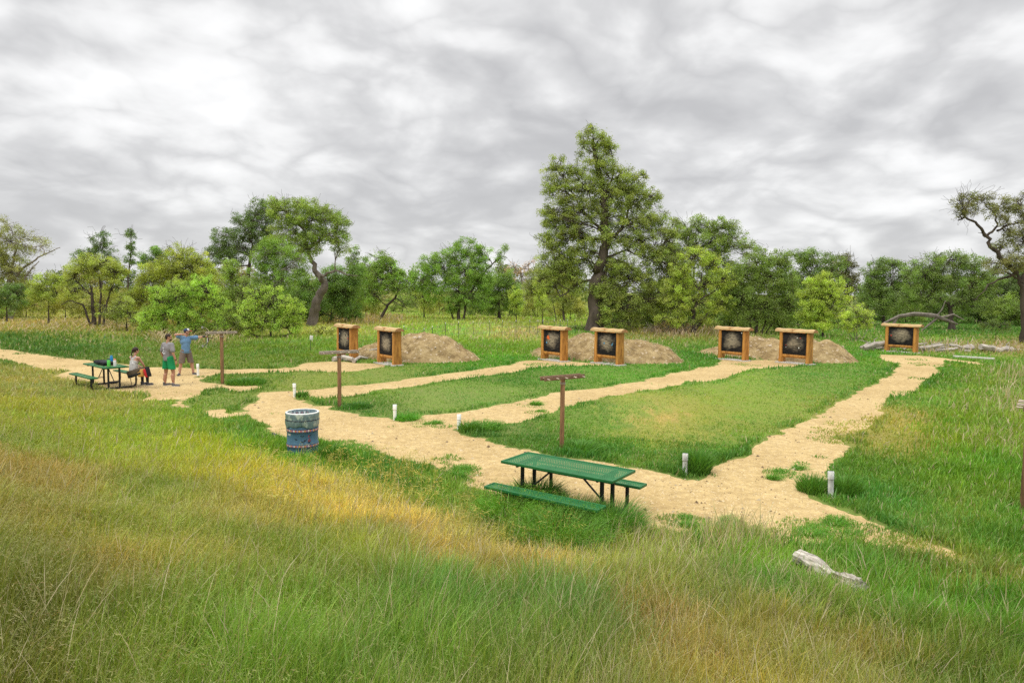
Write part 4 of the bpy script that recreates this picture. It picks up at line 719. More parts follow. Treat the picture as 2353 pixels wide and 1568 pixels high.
logobj('fallen_trunk', P, [.08, .15, .18, .18, .13, .06], M_bark2, 'arched grey fallen trunk on the grass behind the lone target', 'fallen tree', None, 12, .1, 31, [([gp(2150, 728, 0, 60), gp(2164, 710, 0, 60), gp(2172, 690, 0, 60)], [.07, .05, .03]), ([gp(2060, 728, 0, 60), gp(2052, 745, 0, 60)], [.14, .12]), ([gp(2155, 728, 0, 60), gp(2135, 745, 0, 60), gp(2118, 758, 0, 60)], [.12, .09, .05]), ([gp(2160, 730, 0, 60), gp(2190, 722, 0, 60), gp(2215, 735, 0, 60)], [.12, .08, .03])])
n_ = 9000; px_, py_, pr_ = scatter(n_, 7.5, 34, 1.6); k_ = pathd(px_, py_) < .02; px_, py_ = px_[k_], py_[k_]; n_ = len(px_)
B_ = np.array([(1, 0, 0), (-.5, .87, 0), (-.5, -.87, 0), (.1, .1, .7)]); sz_ = rng.uniform(.008, .022, n_) * (1 + 1.5 * (rng.uniform(0, 1, n_) < .08)); an_ = rng.uniform(0, 2 * PI, n_)
V_ = B_[None] * sz_[:, None, None] * rng.uniform(.6, 1.3, (n_, 4, 1)); V_ = np.stack([V_[..., 0] * np.cos(an_)[:, None] - V_[..., 1] * np.sin(an_)[:, None] + px_[:, None], V_[..., 0] * np.sin(an_)[:, None] + V_[..., 1] * np.cos(an_)[:, None] + py_[:, None], V_[..., 2] + (hz_(px_, py_) + .008)[:, None]], 2)
T_ = (np.arange(n_) * 4)[:, None, None] + np.array([(0, 1, 3), (1, 2, 3), (2, 0, 3)])[None]; tone = rng.uniform(0, 1, (n_, 1)); C_ = np.where(tone < .55, np.array([.24, .16, .09]), np.array([.66, .55, .38])) * rng.uniform(.7, 1.2, (n_, 1))
tag(link('pebbles', npmesh('pebbles', V_.reshape(-1, 3), T_.reshape(-1, 3), np.repeat(C_, 4, 0)), M_grass), 'small loose pebbles and bits scattered over the tan gravel', 'pebbles', kind='stuff')
# ------------------------------------------------------------------ grass tufts and weeds one can point at
def tuft(px, py, rad, h, n, col, label, cat='grass tuft', name='grass_tuft', wide=1.0, leafy=False, group=None, dx=0.0, lean=(.2, .9), dy=0.0):
    q = G(px, py) + np.array([0, dy, 0]); a = rng.uniform(0, 2 * PI, n); r = rad * np.sqrt(rng.uniform(0, 1, n)); x = q[0] + dx + np.cos(a) * r; y = q[1] + np.sin(a) * r
    P = np.stack([x - q[0], y - q[1], hz_(x, y) - q[2]], 1); H = h * (1 - .45 * (r / rad) ** 2) * rng.uniform(.55, 1.15, n); D_ = np.hypot(q[0], q[1])
    Wd = np.maximum(.006 * wide, D_ / 692 * .95 * wide) * rng.uniform(.6, 1.3, n); C = jitterc(np.tile(s2l(np.array(col)) * KG, (n, 1)), n)
    V, T, CC, tips = blades(P, H, Wd, C, rng.uniform(*lean, n), 3, dirn=a + rng.normal(0, .6, n))
    if leafy:
        V2, T2_, C2 = seedheads(tips, None, np.full(n, .07 * wide), C * 1.1); T2_ = T2_ + len(V); V = np.concatenate([V, V2]); T = np.concatenate([T, T2_]); CC = np.concatenate([CC, C2])
    o = link(name, npmesh(name, V, T, np.clip(CC, 0, 1)), M_grass); o.location = q; return tag(o, label, cat, group)
DK = (78, 122, 48); tuft(520, 881, .65, .32, 800, DK, 'dark grass tuft right of the bow stand behind the archer', dx=.7)
tuft(677, 911, .20, .28, 260, DK, 'small dark grass tuft at the white pipe behind the drum', dx=.22)
tuft(912, 964, .30, .22, 260, (80, 140, 44), 'bright leafy weed right of a white pipe', 'weed', 'leafy_weed', 1.8, True, dx=.22)
tuft(1060, 990, .26, .36, 520, DK, 'dark spiky grass tuft around a white pipe on the gravel', dx=.20); tuft(1090, 985, .42, .26, 420, (84, 132, 50), 'low leafy weeds right of the spiky tuft on the gravel', 'weed', 'leafy_weed', 1.5, True, dx=.25)
tuft(1578, 1090, .27, .55, 1300, (76, 122, 50), 'large dark grass tuft behind the peeling pipe at the lawn corner', dx=.20, dy=.18, lean=(.1, .6)); tuft(1880, 1130, .26, .38, 700, DK, 'dark grass tuft left of the right-hand peeling pipe', dx=-.08, dy=.05, lean=(.1, .7)); tuft(1920, 1138, .27, .42, 800, DK, 'dark grass tuft right of the right-hand peeling pipe', dx=.20, dy=.12, lean=(.1, .7))
tuft(1300, 1034, .50, .30, 900, (80, 128, 54), 'long grass tuft at the foot of the nearest bow stand', dx=.30); tuft(790, 935, .40, .22, 600, (66, 112, 46), 'grass tuft at the foot of the bow stand before the leftmost target', dx=.40)
tuft(748, 1062, .26, .52, 700, (76, 120, 46), 'tall dark grass tuft against the right side of the drum', dx=.12, lean=(.1, .7)); tuft(690, 1072, .45, .34, 1100, (92, 146, 48), 'grass tuft in front of the drum base', lean=(.1, .6))
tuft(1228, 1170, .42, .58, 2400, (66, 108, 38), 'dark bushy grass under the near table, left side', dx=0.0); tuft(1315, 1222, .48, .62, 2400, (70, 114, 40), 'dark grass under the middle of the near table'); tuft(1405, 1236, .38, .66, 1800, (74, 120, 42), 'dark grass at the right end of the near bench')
tuft(1165, 1210, .45, .62, 1800, (92, 142, 46), 'feathery green weeds at the left end of the near bench', 'weed', 'leafy_weed', 1.1, True); tuft(1280, 1262, .6, .62, 2400, (82, 128, 42), 'feathery green weeds in front of the near bench', 'weed', 'leafy_weed', 1.1, True)
tuft(820, 1030, .3, .12, 160, (84, 134, 50), 'small flat weed on the gravel right of the drum', 'weed', 'leafy_weed', 1.6, True); tuft(1860, 780, .01, .01, 3, DK, 'x') if 0 else None
for i, (x, y, r_, lb) in enumerate([(1790, 1085, .12, 'weed'), (1832, 1078, .10, ''), (1775, 1101, .09, ''), (1572, 1190, .10, ''), (1575, 1208, .09, ''), (1672, 1205, .12, ''), (1885, 1218, .26, ''), (1860, 1228, .2, ''), (1920, 1205, .16, ''), (1955, 1228, .14, ''), (1060, 1080, .18, ''), (1050, 1095, .14, ''), (980, 975, .1, ''), (1000, 973, .12, ''), (1230, 930, .15, ''), (1240, 945, .12, ''), (1700, 1000, .01, '')][:16]):
    tuft(x, y, r_, .09 + .04 * (i % 3), int(900 * r_) + 40, (84, 134, 50), 'small green weed sprouting from the gravel', 'weed', 'gravel_weed', 1.3, True, 'small weeds on the gravel')
# pale dry stalks standing near the log, yellow flowering weeds on the bank, dead reeds by the willows
def stalks(name, region, n, h, w_, col, label, cat='dry stalks', head=.0, lean=(.1, .5), hcol=None, nb=6):
    xs = rng.uniform(region[0], region[2], n); ys = rng.uniform(region[1], region[3], n); P = GV(xs, ys); k = pathd(P[:, 0], P[:, 1]) > .1; P = P[k]; n = len(P)
    C = jitterc(np.tile(np.array(col), (n, 1)), n, .14, .08); H = h * rng.uniform(.6, 1.2, n); D_ = np.hypot(P[:, 0], P[:, 1])
    V, T, CC, tips = blades(P, H, np.maximum(w_, D_ / 692 * .8), C, rng.uniform(*lean, n), 4); parts = [(V, T, CC)]
    if head: parts.append(seedheads(tips, None, np.full(n, head), jitterc(np.tile(np.array(hcol or col), (n, 1)), n, .15, .12), nb))
    pack(name, parts, label, cat)
TAN = (.52, .43, .24)
stalks('dry_stalks', (1620, 1225, 1800, 1290), 260, .55, .0045, TAN, 'pale dry grass stalks standing at the edge of the gravel'); stalks('dry_stalks', (1400, 1250, 1700, 1330), 200, .50, .0045, TAN, 'scattered pale stalks in the green grass right of the near table')
stalks('yellow_weeds', (560, 1060, 1000, 1200), 480, .40, .004, (.36, .34, .08), 'yellow flowering weeds along the top of the bank', 'weeds', .12, (.05, .3), (.56, .46, .11), 9); stalks('yellow_weeds', (1000, 1180, 1340, 1290), 260, .42, .004, (.34, .34, .08), 'yellow green feathery weeds before the near table', 'weeds', .11, (.05, .3), (.46, .42, .10), 9)
stalks('yellow_weeds', (0, 880, 560, 1060), 500, .22, .005, (.26, .32, .06), 'yellow green weeds on the bank at the left', 'weeds', .09, (.1, .4), (.50, .46, .10), 6)
stalks('dead_reeds', (0, 738, 300, 765), 420, .65, .02, (.46, .35, .19), 'bent tan dead grass below the willows at the left', 'dead grass', 0, (.7, 1.3)); stalks('dead_reeds', (340, 768, 520, 792), 200, .9, .02, (.46, .37, .21), 'leaning tan dead grass behind the archer', 'dead grass', 0, (.6, 1.2))
stalks('dead_reeds', (760, 726, 930, 745), 320, .8, .03, (.46, .34, .20), 'tan dead grass beyond the leftmost targets', 'dead grass', 0, (.2, .7)); stalks('dead_reeds', (1500, 758, 1660, 775), 300, .7, .02, (.36, .27, .17), 'brown dead grass at the foot of the trees right of centre', 'dead grass', 0, (.2, .8))
stalks('dead_reeds', (2110, 785, 2352, 812), 260, .55, .02, (.44, .34, .22), 'tan dead stalks among the driftwood', 'dead grass', 0, (.2, .8)); stalks('dead_reeds', (2280, 850, 2352, 960), 120, .6, .01, (.48, .42, .24), 'pale seeding grass at the right edge', 'dry grass', 0, (.1, .5))
# ------------------------------------------------------------------ trees
def tubes_np(paths, rads, n):
    # many tapered tubes with the same number of points
    P = np.array(paths, float); Rr = np.array(rads, float); m_, k, _ = P.shape
    D = np.gradient(P, axis=1); D /= np.linalg.norm(D, axis=2, keepdims=True) + 1e-9
    up = np.where(np.abs(D[:, :, 2:3]) < .9, np.array([0, 0, 1.0]), np.array([1.0, 0, 0])); up = up[:, :1].repeat(k, 1)
    x = np.cross(up, D); x /= np.linalg.norm(x, axis=2, keepdims=True) + 1e-9; y = np.cross(D, x)
    a = np.arange(n) * 2 * PI / n
    V = P[:, :, None] + (x[:, :, None] * np.cos(a)[None, None, :, None] + y[:, :, None] * np.sin(a)[None, None, :, None]) * Rr[:, :, None, None]
    id_ = np.arange(m_ * k * n).reshape(m_, k, n); j2 = np.roll(id_, -1, 2)
    Q = np.stack([id_[:, :-1].ravel(), j2[:, :-1].ravel(), j2[:, 1:].ravel(), id_[:, 1:].ravel()], 1)
    return V.reshape(-1, 3), Q
def curve(a, b, k, bend, r, sag=0.0):
    a, b = np.array(a, float), np.array(b, float); L = np.linalg.norm(b - a); t_ = np.linspace(0, 1, k)[:, None]
    o = r.normal(0, 1, 3) * bend * L; o2 = r.normal(0, 1, 3) * bend * L * .5
    return a + (b - a) * t_ + o * np.sin(t_ * PI) + o2 * np.sin(t_ * 2 * PI) + np.array([0, 0, 1.0]) * (sag * L * np.sin(t_ * PI))
LEAFS = 0
def tree(name, Y, trunk, tr_r, lobes, col, label, cat='tree', group=None, leaf=.15, dens=1.0, bark=None, clump=.75, twig=1.0, seed=1, vary=.19, fill=.66, extra=(), bare=0, base=None, drape=0.0, snag=0):
    """trunk: picture points from the ground up, lobes: (cx, cy, rx, ry[, dY, density]) in the frame's units at Y metres"""
    global LEAFS
    clump *= .66; leaf *= .76; bare = int(bare * .45)
    r = np.random.default_rng(seed * 131 + 7); f = Y / FP
    T = [at(x, y, Y) for x, y in trunk]; T[0][2] = zt(T[0][0], T[0][1]) - .15; org = T[0].copy(); org[2] = zt(org[0], org[1])
    TP = []; TRr = []
    for i in range(len(T) - 1):
        for k in range(5): s_ = k / 5; TP.append(T[i] * (1 - s_) + T[i + 1] * s_)
    TP.append(T[-1]); TP = np.array(TP)
    if len(TP) > 4: Q_ = TP.copy(); Q_[1:-1] = (TP[:-2] + TP[1:-1] * 2 + TP[2:]) / 4; TP = Q_
    TP[1:-1] += r.normal(0, tr_r * .10, TP[1:-1].shape); k = len(TP); TRr = tr_r * .78 * (1 - .80 * np.linspace(0, 1, k)) ; TRr[0] *= 1.4; TRr[1] *= 1.12
    VV, QQ = [], []; o = 0
    def addt(paths, rads, n):
        nonlocal o
        V, Q = tubes_np(paths, rads, n); VV.append(V - org); QQ.append(Q + o); o += len(V)
    addt([TP], [TRr], 12)
    for ex in extra:                         # extra stems and limbs drawn from the photograph
        e = [at(x, y, Y + (ex[2] if len(ex) > 2 else 0)) for x, y in ex[0]]
        if ex[0][0][1] > trunk[0][1] - 12: e[0][2] = zt(e[0][0], e[0][1]) - .1
        E_ = []
        for i in range(len(e) - 1):
            for q in range(4): E_.append(e[i] * (1 - q / 4) + e[i + 1] * (q / 4))
        E_.append(e[-1]); E_ = np.array(E_); E_[1:-1] += r.normal(0, ex[1] * .25, E_[1:-1].shape); addt([E_], [.72 * ex[1] * (1 - .78 * np.linspace(0, 1, len(E_)))], 8)
        TP = np.concatenate([TP, E_[1:]]); TRr = np.concatenate([TRr, ex[1] * (1 - .75 * np.linspace(0, 1, len(E_)))[1:]])
    LP, LC = [], []
    base_c = s2l(np.array(col)) * np.array([1.60, 1.26, 1.0]); base_c = (base_c * .92 + base_c.mean() * .08) * 1.18
    tw_p, tw_r, lim_p, lim_r, cl_c = [], [], [], [], []
    for lb in lobes:
        cx, cy, rx, ry = lb[:4]; dY = lb[4] if len(lb) > 4 else 0; dn = lb[5] if len(lb) > 5 else 1.0
        c = at(cx, cy, Y + dY); RX, RZ = rx * f, ry * f; RY = max(RX * .85, .6)
        # limb from the nearest lower trunk point
        dd = np.linalg.norm(TP - c, axis=1) + np.where(TP[:, 2] > c[2] - RZ * .2, 3.0 * RX, 0) ; j = int(np.argmin(dd)); lr = min(TRr[j] * .6, .035 + .03 * RX)
        L_ = curve(TP[j], c + np.array([0, 0, RZ * .15]), 8, .10, r, .05); lim_p.append(L_); lim_r.append(lr * (1 - .75 * np.linspace(0, 1, 8)))
        vol = RX * RY * RZ; ncl = int(max(7, 5.6 * (RX * RZ) / (clump ** 2) * fill * min(1.0, dn + .3)))
        u = r.normal(0, 1, (ncl, 3)); u /= np.linalg.norm(u, axis=1, keepdims=True); rad = r.uniform(.1, 1.25, ncl) ** .45
        cc = c + u * rad[:, None] * np.array([RX, RY, RZ]); cc[:, 2] = np.maximum(cc[:, 2], np.vectorize(zt)(cc[:, 0], cc[:, 1]) + .15)
        for q in cc:
            a_ = L_[r.integers(2, 8)]; p_ = curve(a_, q, 4, .10, r, .06 - drape); tw_p.append(p_); tw_r.append(np.array([.045, .030, .018, .007]) * (.45 + .09 * RX) * twig)
            for _ in range(2):
                e_ = q + r.normal(0, clump * .75, 3); tw_p.append(curve(p_[2], e_, 4, .12, r, 0)); tw_r.append(np.array([.02, .014, .009, .004]) * twig)
        crad = clump * r.uniform(.55, 1.25, ncl); nl = (dens * min(1.0, dn + .15) * 8.2 * (crad / leaf) ** 2).astype(int).clip(4, 1400)
        ci = np.repeat(np.arange(ncl), nl); n_ = len(ci)
        g_ = r.normal(0, 1, (n_, 3)); g_ /= np.linalg.norm(g_, axis=1, keepdims=True) + 1e-9; g_ *= (r.uniform(0, 1, n_) ** .5)[:, None]
        pos = cc[ci] + g_ * crad[ci][:, None] * np.array([1.05, 1.05, .82]); pos[:, 2] -= drape * crad[ci] * r.uniform(0, 2, n_)
        cb = r.normal(1, vary, (ncl, 1)).clip(.5, 1.6) * np.array([1, 1, 1]) * (1 + r.normal(0, .035, (ncl, 3))); col_ = base_c * cb[ci] * r.normal(1, .09, (n_, 1)).clip(.5, 1.6)
        nf = int(n_ * .10); u = r.normal(0, 1, (nf, 3)); u /= np.linalg.norm(u, axis=1, keepdims=True); fp_ = c + u * (r.uniform(.02, 1.3, nf) ** .5)[:, None] * np.array([RX, RY, RZ])      # looser leaves between the clusters
        fp_[:, 2] = np.maximum(fp_[:, 2], zt(c[0], c[1]) + .1); pos = np.concatenate([pos, fp_]); col_ = np.concatenate([col_, base_c * r.normal(1, .14, (nf, 1)).clip(.5, 1.6)])
        LP.append(pos); LC.append(col_)
    addt(lim_p, lim_r, 7); tp = np.array(tw_p); tr_ = np.array(tw_r)
    if bare:                                # leafless outer twigs
        ad, ar = [], []
        for q in tp[::3][:bare]:
            d_ = q[-1] - q[0]; d_ /= np.linalg.norm(d_) + 1e-6
            for _ in range(3): e_ = q[-1] + (d_ + r.normal(0, .45, 3)) * r.uniform(.4, 1.1) * max(.8, clump); ad.append(curve(q[-1], e_, 4, .1, r)); ar.append(np.array([.011, .008, .005, .003]) * twig)
        tp = np.concatenate([tp, ad]); tr_ = np.concatenate([tr_, ar])
    addt(tp, np.maximum(tr_, Y * .00016), 3)
    root = empty(name, org)
    bm_ = bark or M_bark
    t_o = link('trunk', npmesh('trunk', np.concatenate(VV), np.concatenate(QQ), smooth=True), bm_, root)
    if LP:
        pos = np.concatenate(LP) - org; C = np.concatenate(LC); n_ = len(pos); LEAFS += n_
        a = r.normal(0, 1, (n_, 3)); a[:, 2] -= .25; a /= np.linalg.norm(a, axis=1, keepdims=True); b_ = np.cross(a, r.normal(0, 1, (n_, 3))); b_ /= np.linalg.norm(b_, axis=1, keepdims=True) + 1e-9
        s_ = leaf * r.uniform(.55, 1.25, n_)[:, None]; nn = np.cross(a, b_)
        V = np.stack([pos - a * s_ * .5, pos + b_ * s_ * .36 + nn * s_ * .08, pos + a * s_ * .5, pos - b_ * s_ * .36 + nn * s_ * .08], 1).reshape(-1, 3)
        T_ = np.arange(n_ * 4).reshape(-1, 4); cr = link('crown', npmesh('crown', V, T_, np.clip(np.repeat(C, 4, 0), 0, 1)), M_leaf, root)
    return tag(root, label, cat, group)
g1 = 'cottonwoods and other tall trees round the range'; g2 = 'willow bushes along the edge of the meadow'; g3 = 'far trees on the horizon'
YG = (148, 172, 62); OL = (134, 144, 66); MG_ = (112, 152, 58); DG_ = (74, 108, 46); BG = (120, 164, 56); GG = (128, 140, 88)
# far line of trees that closes the view
fr_ = random.Random(5)
for i in range(30):
    x = -60 + i * 86 + fr_.uniform(-20, 20); top = fr_.uniform(596, 640); wd = fr_.uniform(50, 74); Yf = fr_.uniform(150, 200); hy = 660 + x * .0065
    c = [(86, 118, 58), (104, 132, 66), (92, 116, 70), (122, 134, 84)][i % 4]
    tree('distant_tree', Yf, [(x, hy + 36), (x + 4, hy - 5)], .35, [(x - wd * .4, (top + hy) / 2 + 14, wd * .5, 22), (x + wd * .35, (top + hy) / 2 + 10, wd * .55, 28), (x, top + 18, wd * .45, 20), (x, hy + 18, wd * .9, 16)], c, 'hazy green tree of the far tree line beyond the meadow', 'tree', g3, leaf=.62, dens=.9, clump=2.0, twig=2, seed=900 + i)
# undergrowth that closes the gaps below the crowns
ur = random.Random(77)
for i, (x, Yu, hb, wd, col, what) in enumerate([(-20, 72, 52, 60, 0, 0), (60, 80, 56, 60, 1, 0), (150, 78, 60, 50, 2, 0), (240, 80, 70, 60, 1, 0), (330, 78, 84, 60, 0, 0), (420, 76, 90, 60, 1, 0), (500, 72, 80, 55, 2, 0), (585, 70, 90, 55, 0, 0), (650, 72, 96, 50, 3, 0), (700, 76, 80, 45, 3, 0), (770, 78, 96, 45, 3, 0), (840, 92, 60, 50, 1, 0), (925, 110, 40, 45, 0, 0), (1010, 96, 60, 40, 1, 0), (1100, 92, 66, 46, 3, 0), (1170, 92, 62, 46, 0, 0), (1235, 90, 64, 44, 1, 0), (1310, 84, 80, 50, 2, 0), (1430, 66, 84, 55, 3, 0), (1500, 64, 92, 55, 0, 0), (1570, 66, 100, 50, 3, 0), (1640, 66, 100, 50, 0, 0), (1700, 64, 96, 50, 3, 0), (1790, 64, 100, 50, 0, 0), (1850, 68, 92, 46, 3, 0), (1925, 68, 84, 44, 0, 0), (2010, 88, 90, 50, 3, 0), (2080, 86, 84, 50, 0, 0), (2160, 88, 80, 55, 3, 0), (2240, 84, 84, 50, 3, 0), (2320, 80, 80, 55, 0, 0), (2400, 78, 90, 55, 3, 0)]):
    hb = hb * (.8 if 950 < x < 1350 else .95); by_ = at(x, 700, Yu); pz = 667 + (x - 1176) * .011 + CAM_H * FP / Yu; c = [(104, 136, 52), (128, 148, 62), (134, 150, 70), (82, 116, 46)][col]
    tree('undergrowth_bush', Yu, [(x, pz), (x, pz - hb * .5)], .08, [(x - wd * .5, pz - hb * .35, wd * .5, hb * .38), (x + wd * .45, pz - hb * .32, wd * .5, hb * .36), (x, pz - hb * .62, wd * .55, hb * .36)], c, 'leafy undergrowth bush filling the gap behind the front trees', 'bush', 'undergrowth bushes behind the front trees', leaf=.17, clump=.8, seed=700 + i, twig=.8)
# left edge
tree('sparse_tree', 74, [(22, 712), (18, 655), (30, 600), (42, 560)], .34, [(25, 560, 45, 42, 0, .45), (60, 548, 40, 28, 1, .3), (-5, 600, 40, 45, 0, .7), (30, 622, 40, 30, 0, .7), (85, 570, 34, 26, 0, .18), (10, 525, 30, 24, 0, .5)], (120, 138, 72), 'half bare spreading tree at the left edge of the photograph', group=g1, leaf=.14, clump=.8, bark=M_barkg, seed=2, bare=110, extra=[([(18, 655), (60, 610), (100, 585), (138, 568)], .20), ([(22, 712), (50, 665), (62, 630), (90, 600)], .22)], twig=1.3)
tree('dark_bush', 66, [(15, 716), (15, 690)], .12, [(5, 672, 30, 26), (40, 678, 26, 24), (20, 695, 40, 14)], (84, 122, 52), 'dark green bush under the half bare tree at the left edge', 'bush', leaf=.13, clump=.6, seed=3)
tree('thin_tree', 84, [(240, 705), (232, 640), (236, 590)], .22, [(232, 560, 24, 26, 0, .8), (205, 580, 26, 20, 0, .6), (255, 585, 18, 18, 0, .6), (175, 592, 18, 12, 0, .5), (235, 606, 34, 20, 0, .6)], (86, 124, 52), 'thin open topped tree rising behind the willow with dark branches', group=g1, leaf=.15, clump=.62, seed=4, bare=40, dens=.8)
tree('thin_tree', 82, [(292, 705), (294, 640), (301, 580), (302, 530)], .16, [(301, 538, 11, 14), (299, 562, 13, 12), (306, 580, 10, 9), (296, 598, 10, 9, 0, .8), (310, 604, 8, 7)], (86, 124, 52), 'slender spire-like tree left of the big yellow green willow', group=g1, leaf=.15, clump=.5, seed=5, bare=12, dens=1.0)
tree('willow_tree', 58, [(215, 722), (212, 680), (208, 655)], .24, [(180, 630, 34, 32, 0, .7), (225, 612, 44, 28), (262, 622, 30, 30), (200, 606, 30, 22), (165, 668, 26, 18, -1, .7), (260, 660, 24, 20, 0, .6)], (134, 160, 66), 'willow with dark twisted branches showing through pale crown at the left', group=g2, leaf=.12, clump=.55, bark=M_barkd, seed=6, extra=[([(235, 722), (245, 690), (262, 650), (270, 620)], .13), ([(210, 722), (190, 700), (160, 690), (140, 700)], .14), ([(212, 680), (190, 660), (172, 640), (160, 625)], .13), ([(225, 722), (232, 680), (228, 640), (215, 605)], .15)], twig=1.3)
tree('willow_bush', 62, [(110, 716), (112, 690)], .12, [(95, 662, 28, 26), (128, 650, 24, 24), (120, 684, 34, 20), (80, 684, 20, 14)], (128, 158, 60), 'rounded yellow green willow bush near the left edge', 'bush', g2, leaf=.13, clump=.6, seed=7)
tree('leafy_tree', 78, [(352, 700), (352, 640)], .2, [(350, 588, 24, 22), (335, 605, 18, 18), (372, 580, 16, 14)], (92, 136, 52), 'dark green tree top peeping over the big yellow green willow', group=g1, leaf=.16, clump=.7, seed=8)
tree('willow_tree', 60, [(415, 725), (412, 670), (412, 620)], .22, [(412, 592, 38, 28), (370, 622, 40, 30), (455, 612, 34, 32), (415, 632, 50, 30), (345, 652, 34, 30), (480, 650, 30, 34), (300, 690, 30, 22, 0, .8), (335, 690, 36, 24), (470, 690, 40, 24)], (136, 162, 60), 'big dome shaped olive yellow willow left of the dark cottonwood', group=g2, leaf=.12, clump=.6, seed=9, bare=90, twig=.9, bark=M_barkd, fill=.8)
tree('willow_bush', 48, [(405, 770), (410, 735), (408, 700)], .12, [(370, 686, 36, 34), (420, 672, 42, 34), (468, 668, 36, 36), (500, 700, 28, 34), (390, 722, 40, 26), (445, 724, 46, 28), (345, 722, 26, 20, 0, .8), (500, 745, 26, 14, 0, .7), (380, 750, 30, 14), (440, 754, 34, 14), (330, 745, 26, 14, 0, .7)], (132, 176, 62), 'large bright green willow thicket behind the three people', 'bush', g2, leaf=.10, clump=.46, seed=10, bark=M_barkd, fill=.68, twig=1.3, extra=[([(440, 770), (455, 740), (470, 700)], .08), ([(360, 765), (350, 735), (340, 715)], .08), ([(470, 772), (500, 755), (530, 742)], .08), ([(380, 765), (372, 740), (355, 705)], .07)], bare=60)
tree('willow_bush', 53, [(290, 745), (290, 725)], .10, [(255, 715, 34, 20, 0, .7), (300, 722, 36, 20), (340, 735, 34, 20), (285, 700, 30, 20, 0, .7)], (126, 154, 64), 'low tangled willow left of the bright thicket, above the tan grass', 'bush', g2, leaf=.11, clump=.5, seed=43, bark=M_barkd, bare=60, twig=1.4)
tree('willow_bush', 50, [(530, 768), (530, 740)], .10, [(515, 735, 30, 26), (545, 745, 30, 20), (500, 757, 30, 12, 0, .8)], (118, 148, 64), 'shaded willow filling the dip between the two bright thickets', 'bush', g2, leaf=.11, clump=.5, seed=44, bark=M_barkd, bare=40)
tree('willow_bush', 55, [(548, 735), (548, 690)], .12, [(530, 640, 26, 44), (560, 668, 30, 36), (545, 706, 40, 26), (515, 690, 24, 34)], (120, 156, 64), 'soft mid green willow between the thicket and the leaning cottonwood', 'bush', g2, leaf=.12, clump=.55, seed=11)
tree('willow_bush', 47, [(620, 780), (622, 750), (618, 720)], .11, [(592, 690, 32, 34), (632, 694, 34, 34), (668, 712, 28, 26), (610, 735, 42, 28), (655, 745, 38, 22), (580, 745, 26, 22), (690, 728, 14, 16), (560, 720, 18, 22)], (136, 176, 66), 'bright willow thicket left of the small white sign', 'bush', g2, leaf=.10, clump=.44, seed=12, bark=M_barkd, fill=.68, twig=1.3, extra=[([(640, 780), (665, 765), (690, 755)], .09), ([(600, 780), (575, 765), (560, 750)], .08)], bare=40)
tree('cottonwood_tree', 76, [(570, 705), (568, 640), (580, 560)], .5, [(588, 482, 24, 26), (560, 508, 30, 24), (610, 500, 24, 34), (580, 530, 42, 26), (520, 548, 38, 26), (505, 580, 28, 22), (560, 570, 46, 28), (615, 560, 32, 40), (520, 600, 40, 26)], (84, 118, 56), 'dark green cottonwood with tall rounded top, left of the leaning one', group=g1, leaf=.15, clump=.7, seed=13, bare=30, vary=.17)
tree('cottonwood_tree', 62, [(716, 748), (722, 715), (732, 680), (748, 656), (735, 636), (718, 610), (705, 570), (700, 530)], .62, [(650, 485, 36, 28), (700, 475, 42, 22), (752, 490, 34, 24), (780, 520, 24, 28, 0, .9), (720, 510, 50, 28), (660, 530, 40, 34), (778, 560, 24, 24, 0, .75), (735, 550, 40, 26, 0, .8), (690, 568, 44, 30), (792, 545, 12, 18, 0, .7), (625, 470, 18, 16)], (116, 150, 60), 'big cottonwood with kinked leaning bare trunk', group=g1, bark=M_barkm, leaf=.13, clump=.62, seed=14, extra=[([(735, 640), (752, 628), (772, 622), (800, 632), (825, 634)], .20, -.5), ([(705, 570), (730, 555), (760, 535), (780, 515)], .20), ([(700, 530), (672, 500), (655, 480)], .16), ([(705, 570), (690, 540), (710, 500)], .14)], vary=.17, bare=40, fill=.78)
tree('cottonwood_tree', 58, [(628, 745), (628, 680), (630, 620)], .22, [(610, 590, 34, 30), (648, 578, 34, 32), (600, 640, 34, 36), (650, 640, 40, 40), (620, 560, 26, 22), (685, 615, 28, 34), (640, 685, 40, 26)], (108, 150, 54), 'bright leafy young cottonwood in front of the leaning trunk tree', group=g1, leaf=.13, clump=.6, seed=15, bark=M_barkg, vary=.16)
tree('dark_bush', 68, [(760, 745), (762, 700)], .2, [(690, 672, 34, 48), (762, 640, 40, 32), (790, 672, 36, 44), (745, 700, 50, 34), (815, 640, 24, 40), (690, 720, 34, 24), (805, 715, 28, 22)], (92, 134, 52), 'dense dark green foliage behind the leaning trunk', 'tree', leaf=.15, clump=.75, seed=16, fill=.85)
tree('leafy_tree', 84, [(820, 722), (818, 670)], .25, [(812, 598, 22, 30, 0, .7), (835, 620, 22, 30, 0, .8), (822, 660, 34, 34), (800, 690, 30, 26)], (106, 146, 60), 'loose light green tree right of the leaning cottonwood', group=g1, leaf=.17, clump=.75, seed=17, bare=25)
tree('leafy_tree', 80, [(873, 722), (890, 700), (910, 682), (918, 655), (922, 640)], .24, [(870, 596, 26, 24), (895, 612, 32, 22), (918, 632, 18, 22, 0, .8), (860, 640, 38, 34), (895, 655, 34, 26, 0, .8), (845, 680, 30, 30), (930, 662, 12, 16, 0, .4)], (110, 154, 56), 'bright tree with leaning trunk and drooping dead branches', group=g1, leaf=.16, clump=.7, seed=18, bark=M_barkd, bare=60, extra=[([(908, 684), (925, 695), (938, 718)], .1), ([(900, 690), (922, 702), (944, 714)], .08)])
tree('leafy_tree', 82, [(974, 722), (974, 690)], .12, [(970, 680, 22, 22), (984, 695, 18, 14)], (126, 156, 66), 'small pale tree left of the wide multi stemmed tree', group=g1, leaf=.17, clump=.7, seed=19)
